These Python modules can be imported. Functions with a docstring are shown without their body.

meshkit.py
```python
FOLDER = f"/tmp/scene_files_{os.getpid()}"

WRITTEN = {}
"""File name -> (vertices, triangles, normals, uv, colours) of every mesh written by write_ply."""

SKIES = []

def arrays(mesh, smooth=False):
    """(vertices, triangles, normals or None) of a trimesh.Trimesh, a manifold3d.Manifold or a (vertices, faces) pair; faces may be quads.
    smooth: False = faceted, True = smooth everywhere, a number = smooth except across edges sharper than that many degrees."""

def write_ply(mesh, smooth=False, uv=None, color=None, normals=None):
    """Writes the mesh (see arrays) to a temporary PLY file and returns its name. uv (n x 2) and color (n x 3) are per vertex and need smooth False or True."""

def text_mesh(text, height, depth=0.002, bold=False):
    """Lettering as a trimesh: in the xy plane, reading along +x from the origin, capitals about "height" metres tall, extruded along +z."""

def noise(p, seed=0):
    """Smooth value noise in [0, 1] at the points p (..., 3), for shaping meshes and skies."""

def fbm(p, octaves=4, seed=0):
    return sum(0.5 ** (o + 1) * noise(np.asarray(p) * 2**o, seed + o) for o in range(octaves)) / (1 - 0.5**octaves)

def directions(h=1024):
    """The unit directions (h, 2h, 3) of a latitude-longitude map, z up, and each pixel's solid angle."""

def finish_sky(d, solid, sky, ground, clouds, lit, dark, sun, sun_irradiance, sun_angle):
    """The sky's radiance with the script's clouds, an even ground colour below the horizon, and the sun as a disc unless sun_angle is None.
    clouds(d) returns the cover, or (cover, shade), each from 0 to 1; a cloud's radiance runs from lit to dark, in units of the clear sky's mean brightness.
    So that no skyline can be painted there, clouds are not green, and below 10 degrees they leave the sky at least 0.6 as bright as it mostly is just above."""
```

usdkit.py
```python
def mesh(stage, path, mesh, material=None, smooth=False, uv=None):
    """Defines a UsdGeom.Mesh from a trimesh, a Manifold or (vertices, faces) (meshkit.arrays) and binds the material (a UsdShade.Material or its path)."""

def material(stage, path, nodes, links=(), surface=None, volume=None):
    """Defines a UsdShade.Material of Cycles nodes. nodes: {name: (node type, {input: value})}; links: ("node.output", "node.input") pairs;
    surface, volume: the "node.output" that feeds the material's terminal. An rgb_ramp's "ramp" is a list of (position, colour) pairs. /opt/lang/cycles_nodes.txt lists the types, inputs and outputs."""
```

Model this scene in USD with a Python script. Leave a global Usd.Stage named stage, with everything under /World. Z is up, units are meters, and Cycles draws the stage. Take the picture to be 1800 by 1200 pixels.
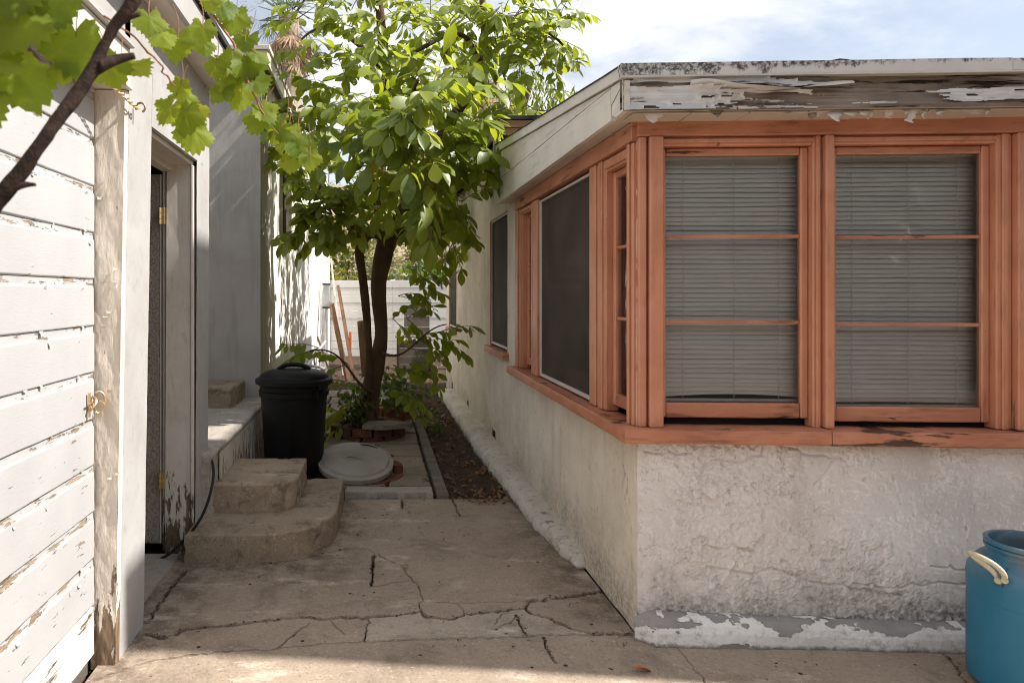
import math, random
import numpy as np
import trimesh
import usdkit, meshkit
from scipy import ndimage
from scipy.spatial import ConvexHull
from shapely.geometry import Polygon, LineString, Point, box as sbox
from shapely.ops import unary_union
from pxr import Usd, UsdGeom, UsdLux, UsdShade, Gf, Sdf, Vt

stage = Usd.Stage.CreateInMemory()
UsdGeom.SetStageUpAxis(stage, "Z")
world = UsdGeom.Xform.Define(stage, "/World")
stage.SetDefaultPrim(world.GetPrim())
random.seed(7)
RS = np.random.RandomState

# ------------------------------------------------------------------ camera, sky, sun, exposure
CAMZ, FPX, U0, V0 = 1.38, 1200.0, 660.0, 517.0      # eye height, focal length and vanishing point in photograph pixels
cam = UsdGeom.Camera.Define(stage, "/World/camera")
cam.CreateHorizontalApertureAttr(36.0)
cam.CreateVerticalApertureAttr(24.0)
cam.CreateFocalLengthAttr(24.0)
cam.CreateHorizontalApertureOffsetAttr(4.8)
cam.CreateVerticalApertureOffsetAttr(-1.66)
cam.CreateClippingRangeAttr(Gf.Vec2f(0.05, 2000))
cam.CreateFStopAttr(7.0)
cam.CreateFocusDistanceAttr(3.6)
cam.CreateExposureAttr(0.82)
cam.AddTranslateOp().Set(Gf.Vec3d(0, 0, CAMZ))
cam.AddRotateXYZOp().Set(Gf.Vec3f(90, 0, 0))

SUN_AZ, SUN_K = math.radians(6.0), 1.08              # degrees behind the +x axis; rise per metre of x
sdir = np.array([math.cos(SUN_AZ), -math.sin(SUN_AZ), SUN_K * math.cos(SUN_AZ)])
sdir /= np.linalg.norm(sdir)
sun = UsdLux.DistantLight.Define(stage, "/World/sun")
sun.CreateIntensityAttr(1.25)
sun.CreateNormalizeAttr(True)
sun.CreateAngleAttr(0.55)
sun.CreateColorAttr(Gf.Vec3f(1.0, 0.945, 0.87))
_z = sdir; _x = np.cross([0, 0, 1.0], _z); _x /= np.linalg.norm(_x); _y = np.cross(_z, _x)
sun.AddTransformOp().Set(Gf.Matrix4d(*_x, 0, *_y, 0, *_z, 0, 0, 0, 0, 1))


# ------------------------------------------------------------------ helpers
class L(str):
    pass


class Node:
    def __init__(self, name): self._n = name
    def __getattr__(self, k): return L(self._n + "." + k)


class Graph:
    def __init__(self): self.nodes, self.links, self.i = {}, [], 0
    def __call__(self, kind, **kw):
        self.i += 1
        name = "n%d" % self.i
        vals = {}
        for k, v in kw.items():
            if isinstance(v, L): self.links.append((str(v), name + "." + k))
            else: vals[k] = v
        self.nodes[name] = (kind, vals)
        return Node(name)
    def done(self, name, surface=None, volume=None):
        return usdkit.material(stage, "/World/Looks/" + name, self.nodes, self.links, surface=surface, volume=volume)


UsdGeom.Scope.Define(stage, "/World/Looks")
_used = {}


def path_for(name, parent):
    base = (str(parent.GetPath()) if parent is not None else "/World") + "/" + name
    n = _used.get(base, 0)
    _used[base] = n + 1
    return base if n == 0 else base + "_%03d" % n


def tag(p, label=None, cat=None, group=None, kind=None):
    for k, v in (("label", label), ("category", cat), ("group", group), ("kind", kind)):
        if v: p.SetCustomDataByKey(k, v)
    return p


def thing(name, label=None, cat=None, group=None, kind=None, loc=None, parent=None):
    x = UsdGeom.Xform.Define(stage, path_for(name, parent))
    if loc is not None: x.AddTranslateOp().Set(Gf.Vec3d(*map(float, loc)))
    return tag(x.GetPrim(), label, cat, group, kind)


def obj(name, mesh, m, parent=None, smooth=False, label=None, cat=None, group=None, kind=None):
    p = usdkit.mesh(stage, path_for(name, parent), mesh, m, smooth=smooth).GetPrim()
    return tag(p, label, cat, group, kind)


def cat_(ms):
    return trimesh.util.concatenate([m for m in ms if m is not None and len(m.faces)])


def px(u, v, Y):
    """The world point on the depth plane Y that the photograph shows at pixel (u, v)."""
    return np.array([(u - U0) / FPX * Y, Y, CAMZ - (v - V0) / FPX * Y])


def gp(u, v):
    """The ground point at pixel (u, v)."""
    Y = CAMZ * FPX / (v - V0)
    return ((u - U0) / FPX * Y, Y)


def hull(pts):
    pts = np.asarray(pts, float)
    h = ConvexHull(pts)
    f = h.simplices.copy()
    n = h.equations[:, :3]
    a, b, c = pts[f[:, 0]], pts[f[:, 1]], pts[f[:, 2]]
    flip = (np.cross(b - a, c - a) * n).sum(1) < 0
    f[flip] = f[flip][:, ::-1]
    m = trimesh.Trimesh(pts, f, process=False)
    m.remove_unreferenced_vertices()
    return m


def world_place(a, d, z): return np.array([a, d, z])


def pbox(place, a0, a1, d0, d1, z0, z1, ch=0.003):
    """A box with chamfered edges in the local frame of place(a, d, z)."""
    a0, a1 = sorted((a0, a1)); d0, d1 = sorted((d0, d1)); z0, z1 = sorted((z0, z1))
    c = min(ch, (a1 - a0) * .3, (d1 - d0) * .3, (z1 - z0) * .3)
    pts = []
    for a, sa in ((a0, 1), (a1, -1)):
        for d, sd in ((d0, 1), (d1, -1)):
            for z, sz in ((z0, 1), (z1, -1)):
                pts += [place(a, d + sd * c, z + sz * c), place(a + sa * c, d, z + sz * c), place(a + sa * c, d + sd * c, z)]
    return hull(pts)


def wbox(x0, x1, y0, y1, z0, z1, ch=0.003): return pbox(world_place, x0, x1, y0, y1, z0, z1, ch)


def jag_line(pts, step=0.02, amp=0.004, seed=0):
    r = RS(seed)
    pts = np.asarray(pts, float)
    out = [pts[0]]
    for a, b in zip(pts[:-1], pts[1:]):
        n = max(1, int(np.linalg.norm(b - a) / step))
        for k in range(1, n + 1):
            q = a + (b - a) * k / n
            out.append(q + r.randn(2) * amp * (k < n))
    return np.array(out)


def sheet(P, keep=None):
    """A grid of points (n, m, 3) as a mesh; keep (n-1, m-1) says which cells stay."""
    n, m = P.shape[:2]
    idx = np.arange(n * m).reshape(n, m)
    q = np.stack([idx[:-1, :-1], idx[1:, :-1], idx[1:, 1:], idx[:-1, 1:]], -1)
    q = q[keep] if keep is not None else q.reshape(-1, 4)
    f = np.vstack([q[:, [0, 1, 2]], q[:, [0, 2, 3]]])
    t = trimesh.Trimesh(P.reshape(-1, 3), f, process=False)
    t.remove_unreferenced_vertices()
    return t


def tube(points, radii, sides=8, cap=True):
    p = np.asarray(points, float)
    r = np.broadcast_to(np.asarray(radii, float), (len(p),))
    t = np.gradient(p, axis=0)
    t /= np.linalg.norm(t, axis=1, keepdims=True) + 1e-12
    ref = np.array([0.31, 0.87, 0.21]) if abs(t[0] @ [0.31, 0.87, 0.21]) < .9 else np.array([1.0, 0, 0])
    rings = []
    for i in range(len(p)):
        n = ref - t[i] * (ref @ t[i]); n /= np.linalg.norm(n); ref = n
        b = np.cross(t[i], n)
        a = np.linspace(0, 2 * np.pi, sides, endpoint=False)[:, None]
        rings.append(p[i] + r[i] * (np.cos(a) * n + np.sin(a) * b))
    v = np.vstack(rings)
    f = []
    for i in range(len(p) - 1):
        for k in range(sides):
            a, b = i * sides + k, i * sides + (k + 1) % sides
            f += [[a, b, b + sides], [a, b + sides, a + sides]]
    if cap:
        v = np.vstack([v, p[0], p[-1]]); c0, c1 = len(v) - 2, len(v) - 1
        o = (len(p) - 1) * sides
        for k in range(sides):
            f += [[c0, (k + 1) % sides, k], [c1, o + k, o + (k + 1) % sides]]
    return trimesh.Trimesh(v, np.array(f), process=False)


def spline(pts, n=24):
    from scipy.interpolate import CubicSpline
    pts = np.asarray(pts, float)
    s = np.concatenate([[0], np.cumsum(np.linalg.norm(np.diff(pts[:, :3], axis=0), axis=1))])
    return CubicSpline(s, pts)(np.linspace(0, s[-1], n))


def lathe(profile, sides=40):
    pr = np.asarray(profile, float)
    a = np.linspace(0, 2 * np.pi, sides, endpoint=False)
    v = np.stack([pr[:, None, 0] * np.cos(a), pr[:, None, 0] * np.sin(a), np.repeat(pr[:, 1:2], sides, 1)], -1).reshape(-1, 3)
    f = []
    for i in range(len(pr) - 1):
        for k in range(sides):
            p, q = i * sides + k, i * sides + (k + 1) % sides
            f += [[p, q, q + sides], [p, q + sides, p + sides]]
    return trimesh.Trimesh(v, np.array(f), process=False)


def moved(m, loc, rot=None):
    m = m.copy()
    if rot is not None: m.apply_transform(trimesh.transformations.euler_matrix(*rot))
    m.apply_translation(loc)
    return m


def slab(poly, z0, z1, top_drop=0.004):
    """An extruded polygon with a slightly eased top edge."""
    parts = []
    for g in getattr(poly, "geoms", [poly]):
        if g.area < 2e-5: continue
        inner = g.buffer(-top_drop)
        parts.append(trimesh.creation.extrude_polygon(g, z1 - top_drop - z0, engine="earcut"))
        parts[-1].apply_translation([0, 0, z0])
        for h in getattr(inner, "geoms", [inner]):
            if h.is_empty or h.area < 1e-5: continue
            e = trimesh.creation.extrude_polygon(h, top_drop + .002, engine="earcut")
            e.apply_translation([0, 0, z1 - top_drop - .002])
            parts.append(e)
    return cat_(parts) if parts else None


def ss(x, a, b):
    t = np.clip((x - a) / (b - a), 0, 1)
    return t * t * (3 - 2 * t)


# ------------------------------------------------------------------ materials
def ramp(g, fac, stops, **k): return g("rgb_ramp", fac=fac, ramp=stops, **k).color
def noise(g, vec, scale, detail=4, rough=.55, dist=0.0): return g("noise_texture", vector=vec, scale=scale, detail=detail, roughness=rough, distortion=dist).fac
def stretch(g, vec, s, rot=(0, 0, 0)): return g("mapping", mapping_type="point", vector=vec, scale=s, rotation=rot).vector
def mixc(g, fac, a, b, mode="mix"): return g("mix", mix_type=mode, fac=fac, color1=a, color2=b).color
def mth(g, op, a, b=0.5, c=0.0, clamp=False): return g("math", math_type=op, value1=a, value2=b, value3=c, use_clamp=clamp).value
def smooth_(g, val, a, b, to0=0.0, to1=1.0): return g("map_range", range_type="smoothstep", value=val, from_min=a, from_max=b, to_min=to0, to_max=to1, clamp=True).result


def bump(g, height, dist, strength=1.0, normal=None):
    kw = dict(height=height, distance=dist, strength=strength)
    if normal is not None: kw["normal"] = normal
    return g("bump", **kw).normal


def finish(g, name, color, rough=.7, normal=None, spec=.3, **kw):
    if normal is not None: kw["normal"] = normal
    b = g("principled_bsdf", base_color=color, roughness=rough, specular_ior_level=spec, **kw)
    return g.done(name, surface=b.BSDF)


def pos(g): return g("geometry").position


def simple(name, c1, c2, scale=8, rough=.7, b=.002, bscale=40, spec=.3, st=(1, 1, 1), metallic=0.0):
    g = Graph(); p = stretch(g, pos(g), st)
    n = noise(g, p, scale, 5)
    col = ramp(g, n, [(.3, c1), (.7, c2)])
    return finish(g, name, col, rough, bump(g, noise(g, p, bscale, 5), b, .7), spec, metallic=metallic)


def stucco(name, light, dark, grime=(.10, .085, .07), base_z=.30, grime_amt=1.0, bscale=26, bd=.006, streak=0.0, streakc=(.30, .25, .15), fine=90, stain_y=None, crumb=0.0):
    g = Graph(); p = pos(g); z = g("separate_xyz", vector=p).z
    blot = noise(g, p, 2.6, 5, .6)
    col = ramp(g, blot, [(.30, dark), (.62, light)])
    pits = noise(g, p, 34, 6, .62)
    col = mixc(g, smooth_(g, pits, .60, .76, 0, .28), col, tuple(c * .62 for c in dark))
    wash = noise(g, stretch(g, p, (7, 7, .8)), 1.6, 5, .6)                  # rain streaks run downwards
    col = mixc(g, smooth_(g, wash, .50, .74, 0, .34 + streak), col, streakc if streak else tuple(c * .66 for c in dark))
    if crumb:
        cn = noise(g, stretch(g, p, (1, 1, .45)), 42, 5, .75)
        ca = noise(g, p, 3.6, 5, .65)
        col = mixc(g, mth(g, "multiply", smooth_(g, cn, .57, .68), smooth_(g, ca, .40, .62, .15, crumb)), col, tuple(c * .40 for c in dark))
    if stain_y:
        yy_ = mth(g, "add", g("separate_xyz", vector=p).y, mth(g, "multiply_add", noise(g, stretch(g, p, (1, 1, .15)), 6, 4), .9, -.45))
        col = mixc(g, smooth_(g, yy_, stain_y[0], stain_y[1], 0, .8), col, (.33, .27, .17))
    gn = noise(g, p, 7, 6, .7)
    edge = mth(g, "multiply_add", gn, .55, -0.27)
    zz = mth(g, "add", z, edge)
    base = smooth_(g, zz, base_z, .04, 0, 1)
    speck = smooth_(g, noise(g, p, 46, 5, .7), .36, .62, .25, 1)
    patchy = smooth_(g, noise(g, stretch(g, p, (1, 1, .4)), 2.4, 5, .65), .36, .60, .55, 1)
    base = mth(g, "multiply", base, patchy)
    col = mixc(g, mth(g, "multiply", mth(g, "multiply", base, speck), grime_amt, clamp=True), col, grime)
    h1 = noise(g, p, bscale, 6, .6)
    h2 = noise(g, p, fine, 4, .6)
    nb = bump(g, h2, .0015, .55, bump(g, h1, bd, .6))
    return finish(g, name, col, .88, nb, .15)


def painted_wood(name, paint, paint2, wood, grain=(1, 1, 18), amt=.5, lowz=0.0, rough=.55, spec=.35, bd=.0025, scale=9.0, dirt=.0):
    """Old paint over wood: it breaks along the grain; lowz > 0 peels it off towards the ground."""
    g = Graph(); p = pos(g)
    inv = tuple(1.0 / s for s in grain)
    q = stretch(g, p, inv)
    n = noise(g, q, scale * 2.0, 7, .68)
    big = noise(g, p, 2.3, 4, .6)
    chip = mth(g, "add", mth(g, "multiply", n, .75), mth(g, "multiply", big, .25))
    if lowz:
        z = g("separate_xyz", vector=p).z
        chip = mth(g, "add", chip, smooth_(g, z, lowz, 0, 0, .22))
    t = .72 - .16 * amt
    mask = smooth_(g, chip, t, t + .03)
    tone = noise(g, p, 3.5, 5, .6)
    pc = ramp(g, tone, [(.3, paint2), (.66, paint)])
    fine = noise(g, q, scale * 9, 5, .7)
    pc = mixc(g, smooth_(g, fine, .56, .78, 0, .35), pc, tuple(c * .6 for c in paint2))
    wc = ramp(g, noise(g, q, scale * 5, 5, .6), [(.3, tuple(c * .45 for c in wood)), (.7, wood)])
    if dirt:
        dn = noise(g, q, scale * 3.4, 6, .7)
        pc = mixc(g, smooth_(g, dn, .50, .72, 0, dirt), pc, tuple(c * .42 for c in paint2))
        cr = noise(g, stretch(g, q, (2.2, 2.2, 2.2)), scale * 6, 4, .8)
        pc = mixc(g, smooth_(g, cr, .66, .72, 0, .8), pc, tuple(c * .5 for c in wood))
    col = mixc(g, mask, pc, wc)
    h = mth(g, "subtract", mth(g, "multiply", fine, .25), mask)
    return finish(g, name, col, rough, bump(g, h, bd, .8), spec)


M = {}
M["trim"] = painted_wood("trim_paint", (.58, .262, .155), (.45, .18, .095), (.14, .065, .04), grain=(1, 1, 9), amt=.62, rough=.40, spec=.5, bd=.002, dirt=.5)
M["trim_h"] = painted_wood("trim_paint_level", (.53, .225, .13), (.38, .14, .075), (.10, .05, .032), grain=(9, 9, 1), amt=.85, rough=.45, spec=.45, bd=.003, dirt=.85)
M["stucco_front"] = stucco("stucco_front", (.72, .68, .655), (.59, .545, .51), base_z=.33, grime_amt=1.0, bd=.004, bscale=60, crumb=.5)
M["stucco_side"] = stucco("stucco_side", (.78, .70, .58), (.64, .56, .45), base_z=.36, grime_amt=.6, bd=.010, bscale=34, crumb=.8)  # warmer than the front: bounce off the sunlit garage put into the colour
M["stucco_white"] = stucco("stucco_white", (.74, .73, .71), (.66, .64, .61), base_z=.3, grime_amt=.5, bd=.004, streak=.12, streakc=(.42, .37, .26))
M["stucco_shaded"] = stucco("stucco_shaded", (.43, .405, .375), (.36, .335, .305), base_z=.3, grime_amt=.5, bd=.003)  # darker copy of the white stucco; front-face shade put into the colour
M["stucco_stained"] = stucco("stucco_stained", (.72, .71, .69), (.62, .60, .57), base_z=.3, grime_amt=.5, bd=.004, streak=.12, streakc=(.42, .37, .26), stain_y=(7.0, 6.05))
M["garage_white"] = painted_wood("garage_white", (.43, .425, .42), (.37, .355, .34), (.19, .14, .095), grain=(1, 3, 3), amt=.38, bd=.004, dirt=.2, scale=14)
M["post_paint"] = painted_wood("post_paint", (.72, .655, .57), (.62, .54, .45), (.27, .19, .125), grain=(1, 1, 5), amt=.62, lowz=.50, bd=.009, scale=16, dirt=.28)
M["casing_paint"] = painted_wood("casing_paint", (.68, .64, .58), (.56, .51, .44), (.20, .14, .09), grain=(1, 1, 5), amt=.48, lowz=.7, bd=.004, scale=16, dirt=.3)
M["base_paint"] = painted_wood("base_paint", (.66, .63, .58), (.56, .52, .46), (.17, .12, .08), grain=(1, 8, 1), amt=.95, bd=.006, scale=12, dirt=.5)
M["eave_paint"] = painted_wood("eave_paint", (.66, .60, .52), (.58, .52, .44), (.25, .18, .12), grain=(1, 20, 1), amt=.22)
M["fascia_side"] = painted_wood("fascia_side", (.68, .635, .55), (.57, .525, .44), (.25, .20, .15), grain=(1, 12, 1), amt=.45, bd=.002, dirt=.4)
M["fascia_paint"] = painted_wood("fascia_paint", (.60, .585, .57), (.47, .45, .43), (.13, .10, .08), grain=(10, 1, 1), amt=.95, bd=.004, scale=12, dirt=.4)
M["bare_wood"] = painted_wood("bare_wood", (.27, .225, .19), (.15, .115, .09), (.04, .028, .02), grain=(16, 16, 1), amt=1.2, rough=.85, spec=.1, bd=.006, scale=12)
M["soffit_paint"] = painted_wood("soffit_paint", (.56, .47, .38), (.46, .38, .30), (.2, .13, .09), grain=(14, 14, 1), amt=.4)
M["dark_void"] = simple("dark_void", (.012, .011, .010), (.02, .018, .016), rough=.9)
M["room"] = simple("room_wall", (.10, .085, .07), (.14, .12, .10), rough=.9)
M["roofing"] = simple("roofing_felt", (.03, .03, .032), (.055, .052, .05), 12, .9, .004, 120)
M["exposed_wood"] = simple("exposed_wood", (.24, .13, .06), (.36, .21, .10), 14, .75, .002, 60, st=(.1, 1, 1))
M["white_frame"] = simple("white_frame", (.50, .46, .41), (.60, .56, .51), 12, .4, .0005)
M["plaster_curb"] = None


def flashing():
    g = Graph(); p = pos(g); z = g("separate_xyz", vector=p).z; x = g("separate_xyz", vector=p).x
    n = noise(g, stretch(g, p, (9, 9, 3)), 2.4, 6, .7)
    top = smooth_(g, z, 2.212, 2.255, -.06, .20)
    left = smooth_(g, x, 1.0, 2.2, .16, -.14)
    mask = smooth_(g, mth(g, "add", mth(g, "add", n, top), left), .52, .66)
    sp = smooth_(g, noise(g, p, 70, 5, .75), .35, .6)
    col = mixc(g, mth(g, "multiply", mask, sp), ramp(g, noise(g, p, 4, 4), [(.3, (.52, .49, .46)), (.7, (.64, .61, .585))]), (.06, .05, .042))
    return finish(g, "drip_edge", col, .55, bump(g, noise(g, p, 60, 4), .001, .6), .35)


M["flashing"] = flashing()


def concrete(name, c1, c2, dirt=(.125, .095, .07), amt=.5, spots=1.0, wall_dirt=0.0):
    g = Graph(); p = pos(g)
    col = ramp(g, noise(g, p, 1.7, 7, .66), [(.30, c2), (.62, c1)])
    rnd = g("object_info").random
    col = mixc(g, mth(g, "multiply", rnd, .40), col, tuple(c * .70 for c in c2))
    st = noise(g, p, 3.1, 8, .72, .5)
    col = mixc(g, smooth_(g, st, .50, .68, 0, amt), col, dirt)
    st2 = noise(g, p, 11, 6, .72, .3)
    col = mixc(g, smooth_(g, st2, .54, .70, 0, amt * .9), col, tuple(c * .55 for c in c2))
    if wall_dirt:
        sx_ = g("separate_xyz", vector=p)
        dn_ = noise(g, p, 8, 6, .7)
        wd = mth(g, "maximum", smooth_(g, sx_.x, -.50, -1.0), mth(g, "multiply", smooth_(g, sx_.y, 3.1, 3.52), smooth_(g, sx_.x, .05, -.25)))
        wd = mth(g, "maximum", wd, mth(g, "multiply", smooth_(g, sx_.x, .70, 1.02), smooth_(g, sx_.y, 2.75, 3.0)))
        col = mixc(g, mth(g, "multiply", wd, smooth_(g, dn_, .36, .64, 0, .72)), col, (.06, .045, .034))
    pale = noise(g, stretch(g, p, (1, 2.4, 1), (0, 0, .2)), 2.3, 6, .68)
    col = mixc(g, smooth_(g, pale, .56, .70, 0, .55), col, (c1[0] * 1.45, c1[1] * 1.52, c1[2] * 1.62))
    sand = noise(g, p, 95, 5, .8)
    col = mixc(g, smooth_(g, sand, .52, .68, 0, .8), col, tuple(c * .45 for c in c2))
    sand2 = noise(g, p, 70, 5, .8)
    col = mixc(g, smooth_(g, sand2, .56, .70, 0, .6), col, tuple(min(.7, c * 1.7) for c in c1))
    vo = g("voronoi_texture", feature="f1", vector=p, scale=15.0, randomness=1.0).distance
    sel = noise(g, p, 5.0, 2)
    if spots: col = mixc(g, mth(g, "multiply", smooth_(g, vo, .15, .09), smooth_(g, sel, .54, .58)), col, (.035, .025, .018))
    h = mth(g, "add", mth(g, "multiply", noise(g, p, 9, 6, .62), 1.0), mth(g, "multiply", sand, .22))
    return finish(g, name, col, .86, bump(g, h, .012, .8), .22)


M["concrete"] = concrete("old_concrete", (.49, .415, .335), (.335, .28, .22), amt=.6, wall_dirt=1.0)
M["apron"] = concrete("apron_concrete", (.46, .37, .285), (.335, .265, .205), amt=.5, wall_dirt=1.0)
M["patch"] = concrete("grey_patch", (.47, .42, .365), (.34, .295, .25), amt=.5)
M["flagstone"] = concrete("flagstone", (.33, .275, .215), (.21, .17, .13), amt=.65)
M["step"] = concrete("step_concrete", (.46, .37, .27), (.27, .21, .145), amt=.95, spots=0.0)
M["soil"] = simple("soil", (.045, .030, .022), (.09, .062, .045), 9, .95, .02, 45, .1)
M["grit"] = simple("grit", (.035, .026, .02), (.075, .055, .04), 30, .95, .01, 90, .1)
M["far_ground"] = simple("far_ground", (.20, .16, .11), (.28, .23, .16), .5, .95, .01, 8, .1)
M["brick"] = simple("terracotta", (.17, .062, .034), (.30, .115, .06), 9, .85, .004, 60, .2)
M["brick_mid"] = simple("terracotta_brown", (.11, .046, .028), (.20, .082, .047), 9, .85, .004, 60, .2)
M["brick_dark"] = simple("terracotta_dark", (.075, .036, .024), (.15, .062, .038), 9, .85, .004, 60, .2)  # darkest of the terracotta tones
M["bin"] = simple("bin_plastic", (.0025, .003, .003), (.006, .0065, .006), 9, .5, .0012, 120, .22)
M["lid_grey"] = simple("lid_plastic", (.24, .22, .19), (.36, .335, .30), 5, .6, .0012, 90, .35)
M["steel"] = simple("rusty_steel", (.16, .10, .06), (.34, .30, .26), 20, .5, .001, 90, .5, metallic=.6)
M["brass"] = simple("old_brass", (.42, .29, .13), (.62, .46, .26), 30, .4, .001, 120, .5, metallic=.7)
M["black_rubber"] = simple("black_rubber", (.012, .012, .012), (.022, .02, .02), 20, .5, .0005)
M["bark"] = painted_wood("bark", (.13, .082, .048), (.075, .048, .03), (.035, .023, .016), grain=(1, 1, 7), amt=.9, rough=.85, spec=.15, bd=.012, scale=6)
M["vine_bark"] = simple("vine_bark", (.018, .013, .011), (.055, .036, .028), 40, .85, .004, 120, .15)
M["cane"] = simple("vine_cane", (.20, .075, .035), (.32, .15, .06), 30, .6, .001, 90)
M["twig"] = simple("green_twig", (.12, .10, .035), (.20, .15, .06), 30, .7, .001, 90)
M["fence"] = painted_wood("fence_paint", (.74, .725, .70), (.66, .64, .61), (.4, .35, .3), grain=(20, 1, 1), amt=.08, bd=.001)
M["grey_wood"] = simple("grey_wood", (.12, .10, .088), (.22, .19, .165), 12, .85, .003, 60, .15, st=(.15, 1, 1))
M["brown_wood"] = simple("brown_wood", (.12, .065, .038), (.24, .14, .08), 14, .75, .002, 60, .2, st=(1, 1, .1))
M["dark_wood"] = simple("dark_wood", (.06, .04, .028), (.12, .08, .055), 14, .8, .002, 60, .2, st=(1, 1, .1))
M["orange"] = simple("orange_plastic", (.62, .13, .03), (.72, .17, .04), 10, .5, .0004)
M["cream"] = simple("cream_plastic", (.55, .51, .40), (.65, .61, .50), 10, .5, .0006)
M["alu"] = simple("aluminium", (.45, .46, .47), (.62, .62, .62), 14, .4, .0006, 80, .5, metallic=.5)
M["slat"] = simple("blind_slat", (.83, .82, .80), (.88, .87, .85), 10, .45, .0004, 60, .4)
M["cord"] = simple("cord", (.62, .60, .55), (.70, .68, .62), 60, .8, .0004)
M["rope"] = simple("rope_cream", (.52, .46, .30), (.68, .62, .46), 60, .7, .0015, 160, .3)
M["chain"] = simple("rope_tan", (.46, .33, .20), (.66, .52, .36), 60, .7, .001, 160)
M["dead_frond"] = simple("dead_frond", (.28, .19, .12), (.46, .33, .22), 6, .9, .002, 60, .1)
M["palm_trunk"] = simple("palm_trunk", (.30, .235, .18), (.52, .43, .34), 3, .9, .05, 16, .1, st=(4, 4, 1))
M["dry_leaf"] = simple("dry_leaf", (.11, .06, .035), (.26, .15, .085), 14, .85, .002, 90, .15)
M["rust_leaf"] = simple("rust_leaf", (.34, .12, .045), (.45, .19, .07), 20, .7, .002, 90, .2)
M["hill"] = simple("dry_hill", (.22, .17, .10), (.36, .29, .19), .35, .95, .05, 3, .1)


def barrel_mat():
    g = Graph(); p = pos(g); z = g("separate_xyz", vector=p).z
    col = ramp(g, noise(g, stretch(g, p, (1, 1, .25)), 6, 5, .6), [(.3, (.012, .125, .225)), (.7, (.03, .185, .30))])
    dust = mth(g, "multiply", smooth_(g, z, .36, .47), smooth_(g, noise(g, p, 9, 5), .3, .6))
    col = mixc(g, mth(g, "multiply", dust, .7), col, (.20, .20, .19))
    scr = noise(g, stretch(g, p, (9, 9, 1)), 18, 6, .7)
    col = mixc(g, smooth_(g, scr, .62, .72, 0, .3), col, (.10, .26, .34))
    return finish(g, "barrel_plastic", col, .45, bump(g, noise(g, p, 60, 4), .0008, .6), .4)


M["barrel"] = barrel_mat()


def pane_mat(name, tint=(.97, .97, .96), rough=.03):
    g = Graph()
    fr = g("fresnel", IOR=1.5).fac
    t = g("transparent_bsdf", color=tint)
    n = bump(g, noise(g, pos(g), 1.6, 2), .01, .25)
    gl = g("glossy_bsdf", color=(.95, .95, .95), roughness=rough, normal=n)
    return g.done(name, surface=g("mix_closure", fac=fr, closure1=t.BSDF, closure2=gl.BSDF).closure)


M["glass"] = pane_mat("window_glass")


def screen_mat():
    g = Graph()
    t = g("transparent_bsdf", color=(.8, .78, .74))
    d = g("principled_bsdf", base_color=ramp(g, noise(g, pos(g), 3, 4), [(.3, (.040, .029, .020)), (.7, (.075, .056, .040))]), roughness=.75, specular_ior_level=.25)
    return g.done("insect_screen", surface=g("mix_closure", fac=.58, closure1=t.BSDF, closure2=d.BSDF).closure)


M["screen"] = screen_mat()


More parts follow.
